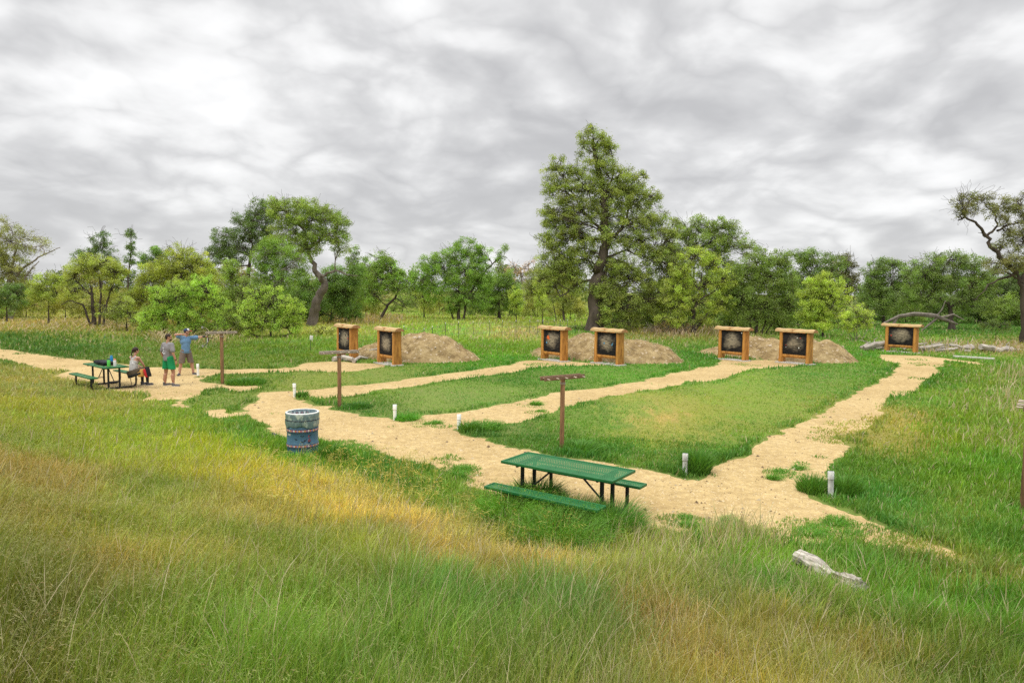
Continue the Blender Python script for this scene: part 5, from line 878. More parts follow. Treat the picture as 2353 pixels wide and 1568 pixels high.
tree('leafy_tree', 78, [(1052, 731), (1054, 690), (1052, 640)], .26, [(1040, 582, 30, 28), (1078, 572, 30, 26), (1105, 590, 24, 24), (985, 608, 28, 28), (1020, 618, 36, 34), (1070, 625, 44, 40), (965, 645, 24, 30), (1110, 640, 30, 32), (1050, 672, 44, 34), (990, 668, 28, 26), (1100, 680, 30, 30), (1050, 700, 30, 20), (1158, 575, 12, 12, 0, .6), (1150, 592, 12, 9, 0, .5)], (108, 154, 56), 'wide multi stemmed tree in the middle distance, meadow in front', group=g1, leaf=.16, clump=.72, seed=20, extra=[([(1043, 731), (1030, 695), (1000, 668)], .16), ([(1062, 731), (1075, 690), (1090, 650)], .17), ([(1070, 690), (1100, 640), (1125, 612), (1150, 588), (1165, 592)], .17), ([(1066, 731), (1066, 690), (1070, 640)], .14)], bare=40, vary=.18)
tree('leafy_tree', 82, [(1148, 728), (1146, 690)], .3, [(1140, 655, 30, 30), (1165, 645, 24, 26), (1150, 688, 34, 26), (1125, 690, 18, 26), (1180, 675, 18, 28)], (100, 140, 56), 'darker squat tree right of the wide multi stemmed tree', group=g1, leaf=.17, clump=.75, seed=21, bark=M_barkd, bare=20)
tree('bare_tree', 120, [(1205, 700), (1200, 650), (1195, 615)], .35, [(1180, 620, 24, 18, 0, .12), (1215, 612, 26, 18, 0, .12), (1200, 630, 40, 20, 0, .2)], (160, 140, 110), 'grey brown nearly leafless tree in the distance left of the tallest tree', group=g1, leaf=.2, clump=1.0, seed=22, bark=M_barkg, bare=160, twig=2.2)
tree('young_tree', 72, [(1186, 738), (1186, 700)], .08, [(1186, 680, 18, 24), (1188, 700, 16, 16)], (134, 166, 62), 'small light green sapling, the left one of two by the fence', 'tree', leaf=.14, clump=.5, seed=23)
tree('young_tree', 70, [(1246, 740), (1246, 705)], .08, [(1245, 690, 18, 20), (1240, 662, 16, 18, 0, .8)], (134, 166, 62), 'small light green sapling, the right one of two by the fence', 'tree', leaf=.14, clump=.5, seed=24)
tree('leafy_tree', 76, [(1296, 728), (1292, 690), (1290, 640)], .18, [(1240, 640, 34, 30), (1275, 625, 34, 30), (1300, 660, 34, 30), (1250, 672, 30, 24), (1225, 668, 20, 30), (1300, 690, 26, 18, 0, .7)], (124, 148, 70), 'grey green small leaved tree just left of the tallest cottonwood', group=g1, leaf=.15, clump=.65, seed=25, bare=80, extra=[([(1278, 728), (1272, 700), (1262, 670)], .1)])
# the tallest cottonwood
tree('cottonwood_tree', 58, [(1365, 765), (1364, 700), (1372, 640), (1386, 590), (1390, 520), (1384, 450), (1372, 380), (1362, 320)], .80,
     [(1415, 655, 36, 30), (1440, 735, 30, 24), (1412, 620, 32, 26), (1300, 612, 34, 26), (1335, 575, 30, 26), (1545, 690, 34, 34), (1560, 655, 26, 30), (1330, 665, 26, 22, 0, .7), (1362, 300, 18, 16), (1392, 312, 16, 16), (1340, 318, 14, 14), (1430, 405, 30, 30), (1497, 455, 26, 26), (1545, 548, 24, 28), (1532, 585, 30, 28), (1556, 615, 24, 30), (1262, 430, 20, 26), (1257, 500, 22, 26), (1252, 560, 22, 28), (1256, 610, 24, 26), (1305, 520, 34, 30), (1435, 440, 36, 30), (1372, 330, 30, 22), (1400, 345, 18, 22, 0, .7), (1342, 340, 18, 20, 0, .6), (1370, 368, 36, 24), (1280, 378, 18, 22, 0, .9), (1258, 384, 16, 12), (1295, 402, 24, 24), (1330, 395, 26, 26, 0, .8), (1390, 400, 34, 28), (1340, 430, 44, 30), (1400, 440, 44, 34), (1464, 408, 18, 22, 0, .9), (1472, 436, 20, 20), (1290, 445, 30, 28), (1450, 470, 38, 30),
      (1280, 490, 32, 30, 0, .9), (1330, 480, 42, 32), (1395, 490, 46, 34), (1460, 510, 44, 34), (1500, 500, 28, 24), (1275, 540, 32, 30), (1330, 540, 44, 34), (1400, 545, 46, 36), (1470, 555, 46, 34), (1520, 530, 28, 22), (1545, 508, 16, 12, 0, .8), (1285, 590, 34, 30), (1340, 600, 36, 30), (1430, 610, 44, 34), (1500, 590, 40, 30), (1250, 640, 26, 26, 0, .8), (1310, 640, 38, 26), (1470, 650, 44, 34), (1520, 630, 30, 26), (1270, 680, 20, 22, 0, .5), (1450, 700, 44, 30), (1500, 690, 34, 30), (1400, 690, 24, 34, -.6), (1392, 725, 20, 24, -.8), (1380, 660, 20, 24, -.6)],
     (122, 150, 66), 'tallest cottonwood, broad crown and thick dark trunk in the centre of the view', group=g1, leaf=.125, clump=.56, seed=26, dens=.95, vary=.20, bare=220, twig=1.15, bark=M_bark, fill=.66,
     extra=[([(1374, 765), (1378, 700), (1386, 640), (1394, 590)], .5), ([(1388, 560), (1420, 535), (1440, 500), (1448, 460), (1466, 425)], .24), ([(1390, 540), (1350, 500), (1320, 450), (1285, 400)], .20), ([(1388, 590), (1430, 600), (1470, 625)], .16), ([(1372, 640), (1330, 650), (1290, 680), (1262, 700)], .15), ([(1395, 590), (1440, 575), (1500, 600)], .16), ([(1386, 450), (1410, 400), (1405, 350)], .14), ([(1384, 500), (1360, 470), (1345, 420)], .13)])
tree('leafy_tree', 72, [(1590, 740), (1592, 660), (1595, 590)], .3, [(1570, 530, 30, 30), (1610, 522, 34, 26), (1650, 520, 30, 22), (1590, 570, 44, 34), (1640, 560, 34, 32), (1690, 552, 30, 26, 0, .7), (1720, 575, 24, 26, 0, .6), (1680, 520, 24, 16, 0, .6), (1660, 600, 40, 32), (1540, 590, 26, 36), (1560, 640, 34, 36), (1630, 650, 40, 34)], (112, 146, 60), 'leafy tree merging into the right side of the tallest cottonwood', group=g1, leaf=.15, clump=.66, seed=27, bare=80)
tree('willow_tree', 56, [(1592, 758), (1594, 715), (1606, 670), (1612, 625)], .2, [(1600, 592, 36, 26), (1640, 606, 32, 26), (1570, 620, 30, 26), (1556, 660, 34, 26), (1625, 650, 40, 28), (1670, 640, 24, 26), (1548, 700, 30, 24, 0, .7), (1600, 695, 40, 26, 0, .7), (1655, 700, 30, 26, 0, .7), (1540, 735, 30, 18, 0, .8), (1610, 735, 30, 14, 0, .6)], (142, 174, 64), 'yellow green willow with dark fan of branches, behind the fifth target', group=g2, leaf=.115, clump=.52, seed=28, bark=M_barkd, extra=[([(1594, 715), (1570, 695), (1545, 672)], .12), ([(1600, 690), (1640, 670), (1662, 640)], .12), ([(1592, 758), (1625, 720), (1655, 700)], .11), ([(1588, 758), (1560, 735), (1540, 720)], .09), ([(1606, 670), (1590, 640), (1580, 615)], .1)], bare=40, twig=1.2)
tree('leafy_tree', 57, [(1738, 770), (1740, 715), (1744, 660)], .14, [(1700, 630, 34, 34), (1742, 600, 34, 26), (1785, 598, 30, 24), (1760, 640, 46, 34), (1805, 640, 28, 36), (1700, 690, 38, 38), (1760, 700, 46, 38), (1815, 695, 26, 40), (1710, 735, 34, 24), (1780, 740, 34, 22), (1675, 670, 24, 40)], (106, 140, 58), 'dense mid green tree with slender stems behind the right dirt mound', group=g1, leaf=.12, clump=.58, seed=29, fill=.85, vary=.14, extra=[([(1728, 770), (1720, 720), (1705, 670)], .1), ([(1748, 770), (1765, 720), (1785, 660)], .11), ([(1735, 770), (1735, 720), (1728, 650)], .09), ([(1755, 770), (1790, 720), (1810, 680)], .08)], bare=30)
tree('leafy_tree', 78, [(1890, 735), (1888, 680), (1885, 640)], .3, [(1840, 588, 26, 20), (1870, 598, 34, 24), (1910, 602, 30, 22), (1850, 630, 40, 32), (1905, 638, 40, 30), (1880, 670, 44, 30)], (98, 134, 56), 'rounded green tree on the skyline right of centre', group=g1, leaf=.16, clump=.7, seed=30)
tree('leafy_tree', 80, [(1950, 735), (1948, 680), (1945, 640)], .28, [(1942, 600, 18, 20), (1952, 625, 20, 24), (1950, 660, 22, 28), (1935, 690, 24, 24)], (92, 102, 66), 'brownish dark tree at the right end of the central tree group', group=g1, leaf=.16, clump=.62, seed=31, bare=40)
tree('willow_bush', 54, [(1890, 762), (1892, 725)], .13, [(1890, 648, 30, 24), (1868, 672, 30, 28), (1920, 670, 30, 26), (1900, 705, 44, 28), (1860, 715, 28, 30), (1880, 740, 40, 18)], (142, 176, 62), 'round yellow green willow bush right of the sixth target', 'bush', g2, leaf=.11, clump=.5, seed=32, bark=M_barkd, fill=.82)
tree('willow_bush', 50, [(1968, 788), (1968, 760), (1970, 735)], .06, [(1966, 712, 26, 18), (1948, 732, 22, 18), (1988, 732, 22, 20), (1968, 748, 32, 16, 0, .8)], (148, 182, 68), 'small airy yellow green bush on thin stems, left of the lone target', 'bush', g2, leaf=.10, clump=.36, seed=33, bark=M_barkg, extra=[([(1962, 790), (1950, 765), (1942, 740)], .04), ([(1975, 790), (1990, 762), (2000, 740)], .04), ([(1966, 790), (1962, 765), (1958, 740)], .04)], bare=30)
tree('leafy_tree', 76, [(2030, 735), (2030, 690)], .25, [(2010, 625, 28, 28), (2045, 618, 34, 26), (2080, 640, 28, 34), (2010, 670, 34, 36), (2055, 675, 44, 36), (2025, 705, 44, 22), (2052, 600, 16, 12, 0, .5)], (98, 134, 58), 'broad green tree behind the arched fallen trunk', group=g1, leaf=.155, clump=.7, seed=34, bare=50)
tree('broad_tree', 68, [(2186, 750), (2183, 715), (2176, 690)], .42, [(2140, 605, 40, 26), (2190, 602, 40, 24), (2230, 612, 34, 24), (2110, 640, 40, 28), (2165, 645, 50, 30), (2230, 650, 44, 30), (2085, 680, 34, 24), (2130, 690, 40, 22), (2225, 690, 44, 26), (2270, 660, 28, 36)], (98, 132, 56), 'broad low crowned tree with thick short dark trunk at the right', group=g1, leaf=.14, clump=.66, seed=35, bark=M_barkd, bare=60, extra=[([(2180, 700), (2150, 680), (2120, 668), (2095, 672)], .2), ([(2182, 705), (2215, 685), (2250, 670)], .18)])
tree('leafy_tree', 84, [(2250, 740), (2250, 700)], .25, [(2235, 690, 34, 34), (2290, 660, 40, 44), (2340, 670, 40, 50), (2280, 715, 50, 22), (2380, 680, 40, 50), (2330, 715, 40, 20)], (80, 112, 52), 'dark foliage behind the gnarled tree at the right edge', group=g1, leaf=.17, clump=.8, seed=36, fill=.85)
tree('gnarled_tree', 50, [(2362, 752), (2352, 700), (2345, 650), (2335, 628)], .42, [(2218, 470, 30, 24, 0, .6), (2203, 492, 18, 14, 0, .5), (2255, 462, 28, 20, 0, .55), (2292, 480, 30, 26, 0, .55), (2335, 468, 32, 22, 0, .6), (2360, 500, 30, 30, 0, .6), (2312, 520, 32, 26, 0, .55), (2350, 550, 36, 28, 0, .6), (2306, 566, 26, 20, 0, .5), (2310, 605, 44, 20), (2355, 600, 34, 24, 0, .55), (2400, 560, 40, 50, 0, .55)], (108, 122, 70), 'gnarled old tree with bent bare limb at the right edge', group=g1, leaf=.11, clump=.48, seed=37, bark=M_barkd, bare=110, twig=1.1,
     extra=[([(2335, 628), (2305, 600), (2282, 570), (2268, 540), (2245, 515), (2218, 503), (2200, 506)], .26), ([(2268, 540), (2290, 520), (2285, 490), (2262, 470)], .13), ([(2290, 530), (2320, 515), (2352, 510)], .12), ([(2345, 650), (2372, 600), (2380, 540), (2350, 490)], .3), ([(2335, 628), (2300, 640), (2270, 655), (2240, 690)], .14), ([(2340, 640), (2310, 625), (2280, 630)], .12), ([(2262, 545), (2254, 536), (2246, 534)], .06)])
tree('leafy_bush', 60, [(1335, 776), (1335, 765)], .05, [(1318, 762, 16, 10), (1340, 758, 18, 12), (1325, 772, 20, 8)], (104, 138, 66), 'low leafy bush between the two middle targets, behind the mound', 'bush', leaf=.13, clump=.4, seed=38)
tree('leafy_bush', 50, [(715, 790), (715, 780)], .05, [(690, 768, 22, 14), (730, 762, 26, 12), (700, 782, 24, 8, 0, .8), (760, 755, 26, 10)], (142, 162, 82), 'pale green leafy shrubs right of the bright willow thicket', 'bush', leaf=.11, clump=.38, seed=39)
tree('dry_brush', 56, [(1560, 775), (1560, 765)], .05, [(1530, 755, 26, 16, 0, .4), (1575, 758, 26, 14, 0, .35), (1500, 762, 22, 12, 0, .5)], (122, 112, 74), 'grey brown brush at the foot of the tallest cottonwood', 'bush', leaf=.11, clump=.45, seed=40, bare=120, bark=M_barkg)
tree('leafy_bush', 52, [(2288, 765), (2288, 755)], .04, [(2270, 748, 18, 16, 0, .6), (2300, 752, 22, 12, 0, .6)], (92, 124, 58), 'low green shrub on the shaded grass right of the broad tree', 'bush', leaf=.11, clump=.35, seed=41)
tree('leafy_bush', 47, [(1290 + 560, 785), (1850, 775)], .04, [(1838, 772, 14, 10, 0, .8), (1862, 768, 16, 12, 0, .8)], (140, 160, 60), 'yellow green shrub between the right mound crest and the willow bush', 'bush', leaf=.11, clump=.35, seed=42) if 0 else None
print('leaves', LEAFS)
# ------------------------------------------------------------------ people
M_skin = mat('skin', (.50, .27, .19), .55, .10, 6, spec=.35); M_skint = mat('tanned_skin', (.44, .225, .145), .55, .10, 6, spec=.35)
M_hair = mat('dark_brown_hair', (.035, .018, .012), .6, .3, 20); M_eye = mat('eye', (.02, .015, .012), .2, .1, 5)
def cap_mesh(bm, a, b_, ra, rb, n=12):
    a, b_ = Vector(a), Vector(b_); d = b_ - a; L = max(d.length, 1e-4); q = d.to_track_quat('Z', 'Y').to_matrix(); rings = []
    for i in range(5): t_ = -PI / 2 + PI / 2 * i / 4; rings.append((-0 + math.sin(t_) * ra, math.cos(t_) * ra))
    for i in range(5): t_ = PI / 2 * i / 4; rings.append((L + math.sin(t_) * rb, math.cos(t_) * rb))
    vs = [[bm.verts.new(a + q @ Vector((r_ * math.cos(2 * PI * j / n), r_ * math.sin(2 * PI * j / n), z))) for j in range(n)] if r_ > 1e-5 else [bm.verts.new(a + q @ Vector((0, 0, z)))] for z, r_ in rings]
    for A_, B_ in zip(vs[:-1], vs[1:]):
        for j in range(n):
            if len(A_) == 1: bm.faces.new((A_[0], B_[(j + 1) % n], B_[j]))
            elif len(B_) == 1: bm.faces.new((A_[j], A_[(j + 1) % n], B_[0]))
            else: bm.faces.new((A_[j], A_[(j + 1) % n], B_[(j + 1) % n], B_[j]))
def flesh(name, prims, mt, parent, vox=.012, smooth=3, cut=None):
    """one continuous surface from overlapping tapered limbs and ellipsoids"""
    bm = bmesh.new()
    for p in prims:
        if p[0] == 'c': cap_mesh(bm, *p[1:])
        else:
            r_ = bmesh.ops.create_uvsphere(bm, u_segments=20, v_segments=14, radius=1.0); M = Matrix.Translation(p[1]) @ (p[3].to_matrix().to_4x4() if len(p) > 3 else Matrix.Identity(4)) @ Matrix.Diagonal((*p[2], 1)); bmesh.ops.transform(bm, matrix=M, verts=r_['verts'])
    bmesh.ops.recalc_face_normals(bm, faces=bm.faces); me = bpy.data.meshes.new('tmp'); bm.to_mesh(me); bm.free(); ob = bpy.data.objects.new('tmp', me); COL.objects.link(ob)
    rm = ob.modifiers.new('r', 'REMESH'); rm.mode = 'VOXEL'; rm.voxel_size = vox; rm.use_smooth_shade = True
    sm = ob.modifiers.new('s', 'SMOOTH'); sm.factor = .5; sm.iterations = smooth
    m2 = bpy.data.meshes.new_from_object(ob.evaluated_get(bpy.context.evaluated_depsgraph_get())); bpy.data.objects.remove(ob); m2.name = name
    if cut is not None:                      # a clean hem
        bm = bmesh.new(); bm.from_mesh(m2); bmesh.ops.bisect_plane(bm, geom=list(bm.verts) + list(bm.edges) + list(bm.faces), plane_co=(0, 0, cut), plane_no=(0, 0, 1), clear_inner=True); bm.to_mesh(m2); bm.free()
    return link(name, m2, mt, parent)
def V3(*a): return Vector(a)
def hand(w_, dirn, palm_n, curl=.5, s=1.0):
    """palm, four bent fingers of unequal length and a thumb from the side of the palm"""
    d = Vector(dirn).normalized(); n = Vector(palm_n); n = (n - d * n.dot(d)).normalized(); sd = d.cross(n); w_ = Vector(w_); P = []
    for k, o in enumerate((-.028, -.010, .010, .028)):
        kn = w_ + d * .085 * s + sd * o * s; P.append(('c', w_ + sd * o * .5 * s, kn, .013 * s, .012 * s)); L = (.060, .074, .080, .070)[k] * s
        a1 = curl * .9; a2 = curl * 2.0; p1 = kn + (d * math.cos(a1) + n * math.sin(a1)) * L * .5; p2 = p1 + (d * math.cos(a2) + n * math.sin(a2)) * L * .5
        P += [('c', kn, p1, .0095 * s, .0088 * s), ('c', p1, p2, .0088 * s, .0075 * s)]
    b0 = w_ + d * .03 * s + sd * .028 * s; t1 = b0 + (d * .6 + sd * .7 + n * .4).normalized() * .040 * s; P += [('c', b0, t1, .012 * s, .0105 * s), ('c', t1, t1 + (d * .8 + sd * .2 + n * .5).normalized() * .032 * s, .0105 * s, .009 * s)]
    return P
def head_prims(c, yaw, hs=1.0, tilt=0.0):
    R_ = Euler((tilt, 0, yaw)); F = R_.to_matrix(); g = lambda x, y, z: c + F @ Vector((x, y, z)) * hs
    return [('e', g(0, -.01, .02), (.074 * hs, .092 * hs, .098 * hs), R_), ('e', g(0, .025, -.055), (.055 * hs, .058 * hs, .060 * hs), R_), ('c', g(0, .080, .012), g(0, .100, -.018), .010 * hs, .015 * hs), ('e', g(-.075, -.005, -.005), (.010 * hs, .020 * hs, .032 * hs), R_), ('e', g(.075, -.005, -.005), (.010 * hs, .020 * hs, .032 * hs), R_), ('c', g(-.022, .076, -.055), g(.022, .076, -.055), .010 * hs, .010 * hs), ('c', g(-.045, .072, .035), g(.045, .072, .035), .011 * hs, .011 * hs)], g, R_
def face_bits(root, g, hs=1.0):
    for s in (-1, 1): bm = MB(); V = g(s * .031, .082, .014); bm.lathe([(0, -.009), (.008, -.004), (.008, .004), (0, .009)], 8, V); bm.build('eye', M_eye, root)
def shoe(root, heel, yaw, mt, sole, L=.28):
    R_ = Euler((0, 0, yaw)).to_matrix(); h = Vector(heel); p = lambda x, y, z: h + R_ @ Vector((x, y, z))
    E_ = Euler((0, 0, yaw)); flesh('shoe', [('e', p(0, .02, .055), (.042, .055, .052), E_), ('c', p(0, .04, .045), p(.0, L - .09, .040), .042, .042), ('e', p(0, L - .08, .036), (.047, .062, .036), E_), ('c', p(0, .0, .07), p(0, .0, .09), .042, .042)], mt, root, .01, 2)
    MB().box(p(0, L / 2 - .035, .012), (.094, L - .02, .024), R_, .01).build('shoe_sole', sole, root)
M_sole = mat('shoe_sole', (.35, .34, .33), .7, .1); M_shoe = mat('dark_grey_shoes', (.06, .06, .07), .7, .3, 20); M_shoe2 = mat('grey_canvas_shoes', (.12, .115, .115), .8, .3, 20)
M_tee = mat('heather_grey_cotton', (.235, .22, .225), .9, .15, 12, bump=.4, bscale=7); M_short = mat('green_shorts', (.008, .25, .085), .75, .25, 5, bump=.4, bscale=6); M_blue = mat('blue_cotton', (.135, .25, .40), .9, .18, 6, bump=.5, bscale=6); M_khaki = mat('brown_khaki', (.17, .13, .105), .9, .2, 6, bump=.5, bscale=6)
def standing(name, foot, yaw, sc_, pose, label):
    root = empty(name, foot, yaw); root.scale = (sc_,) * 3; return tag(root, label, 'person')
# --- man in grey tee and green shorts, back to the camera, head turned right
f_ = G(388, 886); YW = -.42; P1 = standing('person', f_, YW, 1.0, None, 'standing man seen from behind in grey T-shirt and green shorts, watching the archer')
LA, RA = V3(-.17, -.02, .09), V3(.19, .02, .09); LK, RK = V3(-.155, .03, .49), V3(.175, .045, .49); LHp, RHp = V3(-.095, 0, .90), V3(.095, 0, .90)
hd, g, R_ = head_prims(V3(.015, .03, 1.665), -.85)
S_L, S_R = V3(-.20, 0, 1.42), V3(.20, 0, 1.42); E_L, E_R = V3(-.275, -.02, 1.13), V3(.285, -.04, 1.14); W_L, W_R = V3(-.27, .06, .885), V3(.335, .03, .88)
pr = [('c', LA, LK, .042, .060), ('c', LA + V3(0, -.02, .12), LK + V3(0, -.03, -.12), .045, .064), ('c', RA, RK, .042, .060), ('c', RA + V3(0, -.02, .12), RK + V3(0, -.03, -.12), .045, .064), ('c', LK, LHp, .062, .092), ('c', RK, RHp, .062, .092), ('e', V3(0, 0, .97), (.165, .115, .13)), ('c', V3(0, 0, .98), V3(0, .0, 1.18), .135, .13), ('e', V3(0, .0, 1.30), (.180, .115, .17)), ('c', V3(-.13, 0, 1.40), V3(.13, 0, 1.40), .07, .07), ('c', V3(0, -.01, 1.42), V3(.01, .01, 1.60), .058, .056), ('c', S_L, E_L, .055, .042), ('c', E_L, W_L, .043, .029), ('c', S_R, E_R, .055, .042), ('c', E_R, W_R, .043, .029)] + hd
pr += hand(W_L, (.02, .12, -1), (1, 0, 0), .5) + hand(W_R, (.12, .02, -1), (-1, 0, 0), .55)
flesh('body', pr, M_skint, P1, .0095, 3)
flesh('t_shirt', [('c', V3(0, 0, .93), V3(0, 0, 1.2), .158, .150), ('c', V3(-.06, 0, .93), V3(.06, 0, .93), .125, .125), ('e', V3(0, 0, 1.28), (.205, .142, .19)), ('c', V3(-.14, 0, 1.405), V3(.14, 0, 1.405), .085, .085), ('c', V3(-.05, 0, 1.46), V3(.05, 0, 1.46), .055, .055), ('c', S_L + V3(.02, 0, 0), S_L.lerp(E_L, .72), .078, .080), ('c', S_R + V3(-.02, 0, 0), S_R.lerp(E_R, .72), .078, .080)], M_tee, P1, .012, 3, .875)
flesh('shorts', [('c', V3(-.05, 0, .95), V3(.05, 0, .95), .138, .138), ('c', V3(-.085, 0, .90), V3(-.135, .01, .58), .118, .122), ('c', V3(.085, 0, .90), V3(.155, .015, .58), .118, .122)], M_short, P1, .012, 2, .585)
hc = g(0, -.02, .035); flesh('hair', [('e', hc, (.082, .097, .095), R_), ('e', g(0, -.045, -.01), (.074, .070, .080), R_)], M_hair, P1, .01, 1); flesh('beard', [('e', g(0, .045, -.082), (.052, .052, .042), R_)], M_hair, P1, .008, 1); face_bits(P1, g)
shoe(P1, LA + V3(-.0, -.03, -.09), -.15, M_shoe2, M_sole); shoe(P1, RA + V3(0.0, -.03, -.09), -1.15, M_shoe2, M_sole)
pm = mat('white_shirt_print', (.60, .61, .62), .8, .1)
for pts in ([(-.075, 1.33), (-.03, 1.29), (-.06, 1.24), (-.035, 1.20)], [(-.05, 1.24), (-.02, 1.21), (-.07, 1.15), (-.09, 1.19)], [(-.10, 1.17), (-.06, 1.12), (.0, 1.105), (.055, 1.12)], [(-.08, 1.15), (-.03, 1.135), (.03, 1.135)]):
    MB().tube([(x * 1.0, -.152 + abs(x) * .12 + (1.30 - z) * -.02, z) for x, z in pts], .009, 5).build('shirt_print', pm, P1)
MB().lathe([(.0, -.0), (.033, .0), (.033, .03), (0, .03)], 12, E_R.lerp(W_R, .86) - V3(0, 0, .015)).build('wristwatch', M_blk, P1)
# --- archer at full draw, aiming along the range (local +Y is where the chest faces, aim is local -X)
f_ = G(428, 861); UAZ = math.radians(50); aim = Vector((math.sin(UAZ), math.cos(UAZ), 0)); YA = math.atan2(-aim.y, -aim.x)          # local -X -> aim
P2 = standing('person', f_, YA, 1.0, None, 'archer in blue T-shirt, brown shorts and red white and blue cap at full draw')
LA, RA = V3(-.25, .02, .09), V3(.24, .0, .09); LK, RK = V3(-.20, .03, .49), V3(.19, .02, .49)
hd, g, R_ = head_prims(V3(-.05, .03, 1.66), 1.25)
S_L, S_R = V3(-.20, .0, 1.42), V3(.17, -.02, 1.45); E_L, W_L = V3(-.46, .04, 1.44), V3(-.70, .07, 1.46); E_R, W_R = V3(.36, .02, 1.56), V3(.115, .115, 1.585)
pr = [('c', LA, LK, .042, .060), ('c', LA + V3(0, -.02, .12), LK + V3(0, -.03, -.12), .045, .066), ('c', RA, RK, .042, .060), ('c', RA + V3(0, -.02, .12), RK + V3(0, -.03, -.12), .045, .066), ('c', LK, V3(-.095, 0, .9), .064, .095), ('c', RK, V3(.095, 0, .9), .064, .095), ('e', V3(0, 0, .97), (.17, .12, .13)), ('c', V3(0, 0, .98), V3(0, .0, 1.2), .14, .14), ('e', V3(0, .0, 1.31), (.18, .12, .17)), ('c', V3(-.14, 0, 1.41), V3(.13, -.01, 1.42), .07, .07), ('c', V3(-.01, 0, 1.42), V3(-.045, .02, 1.60), .058, .056), ('c', S_L, E_L, .055, .042), ('c', E_L, W_L, .043, .029), ('c', S_R, E_R, .056, .043), ('c', E_R, W_R, .043, .029)] + hd
pr += hand(W_L, (-1, .02, 0), (0, .3, -1), 1.5) + hand(W_R, (-1, .15, -.05), (0, 1, 0), 1.3)
flesh('body', pr, M_skin, P2, .0095, 3)
flesh('t_shirt', [('c', V3(0, 0, .93), V3(0, 0, 1.2), .165, .155), ('c', V3(-.07, 0, .90), V3(.07, 0, .90), .13, .13), ('e', V3(0, 0, 1.29), (.205, .148, .19)), ('c', V3(-.15, 0, 1.41), V3(.13, 0, 1.42), .085, .085), ('c', V3(-.04, 0, 1.47), V3(.02, 0, 1.47), .055, .055), ('c', S_L + V3(.02, 0, 0), S_L.lerp(E_L, .68), .080, .088), ('c', S_R + V3(-.02, 0, 0), S_R.lerp(E_R, .55), .082, .084), ('c', S_L.lerp(E_L, .4) + V3(0, 0, -.03), S_L.lerp(E_L, .66) + V3(0, 0, -.05), .06, .06)], M_blue, P2, .012, 3, .84)
flesh('shorts', [('c', V3(-.05, 0, .93), V3(.05, 0, .93), .142, .142), ('c', V3(-.085, 0, .90), V3(-.175, .01, .46), .118, .112), ('c', V3(.085, 0, .90), V3(.165, .01, .46), .118, .112)], M_khaki, P2, .012, 2, .47)
M_navy = mat('navy_cotton', (.03, .05, .11), .8, .2); M_capw = mat('white_cap_front', (.62, .60, .60), .8, .1); M_capr = mat('red_cap_brim', (.45, .04, .05), .7, .1)
flesh('cap', [('e', g(0, -.025, .058), (.086, .098, .075), R_)], M_navy, P2, .01, 1); flesh('cap_front', [('e', g(0, .035, .070), (.068, .058, .066), R_)], M_capw, P2, .008, 1); flesh('cap_brim', [('e', g(0, .125, .040), (.066, .070, .012), R_)], M_capr, P2, .008, 1); face_bits(P2, g)
flesh('hair', [('e', g(0, -.04, -.005), (.077, .070, .062), R_)], M_hair, P2, .01, 1)
for s_, an, q in ((1, .35, LA), (-1, -.45, RA)): shoe(P2, q + V3(0, -.03, -.09), an, M_shoe, M_sole); MB().lathe([(.046, .08), (.046, .135), (.040, .14)], 14, q - V3(0, .03, .09)).build('sock', M_signw, P2)
MB().lathe([(.036, 0), (.034, .06)], 12, W_L + V3(.06, 0, -.03)).build('wrist_guard', M_blk, P2) if 0 else MB().tube([W_L + V3(.10, 0, 0), W_L + V3(-.0, 0, 0)], .037, 12).build('glove_cuff', M_blk, P2)
# the compound bow he holds
bw = empty('compound_bow', P2.matrix_basis @ V3(0, 0, 0)); bpy.context.view_layer.update(); bw.location = P2.location; bw.rotation_euler = P2.rotation_euler
gx_ = W_L + V3(-.085, .03, 0); M_bow = mat('black_bow', (.012, .012, .014), .5, .2); M_str = mat('bow_string', (.02, .02, .02), .5, .1)
MB().tube([gx_ + V3(.02, 0, -.26), gx_ + V3(-.035, 0, -.14), gx_ + V3(0, 0, -.04), gx_ + V3(-.0, 0, .05), gx_ + V3(-.045, 0, .15), gx_ + V3(.02, 0, .26)], [.016, .020, .017, .017, .020, .016], 8).build('riser', M_bow, bw)
for s_ in (-1, 1):
    MB().tube([gx_ + V3(.02, 0, .26 * s_), gx_ + V3(.09, 0, .33 * s_), gx_ + V3(.19, 0, .36 * s_)], [.016, .013, .010], 6).build('limb', M_bow, bw)
    cm = MB(); cm.add([(gx_ + V3(.19 + .045 * math.cos(a), y, .36 * s_ + .045 * math.sin(a))) for y in (-.006, .006) for a in [2 * PI * k / 14 for k in range(14)]], [(k, (k + 1) % 14, 14 + (k + 1) % 14, 14 + k) for k in range(14)] + [tuple(range(14)), tuple(range(14, 28))[::-1]]); cm.build('cam_wheel', mat('cam_silver', (.45, .45, .47), .4, .1, metallic=.5), bw)
nk = W_R + V3(-.075, .02, 0); MB().tube([gx_ + V3(.20, 0, -.39), nk, gx_ + V3(.20, 0, .39)], .0025, 4).build('bowstring', M_str, bw)
MB().tube([gx_ + V3(.17, 0, -.38), gx_ + V3(.05, .0, 0), gx_ + V3(.17, 0, .38)], .0025, 4).build('cable', M_str, bw)
MB().tube([gx_ + V3(-.01, 0, .05), gx_ + V3(-.08, 0, .09), gx_ + V3(-.11, 0, .07)], .009, 6).build('bow_sight', M_bow, bw); MB().tube([gx_ + V3(-.02, 0, -.06), gx_ + V3(-.20, 0, -.07)], [.012, .016], 8).build('stabilizer', M_bow, bw)
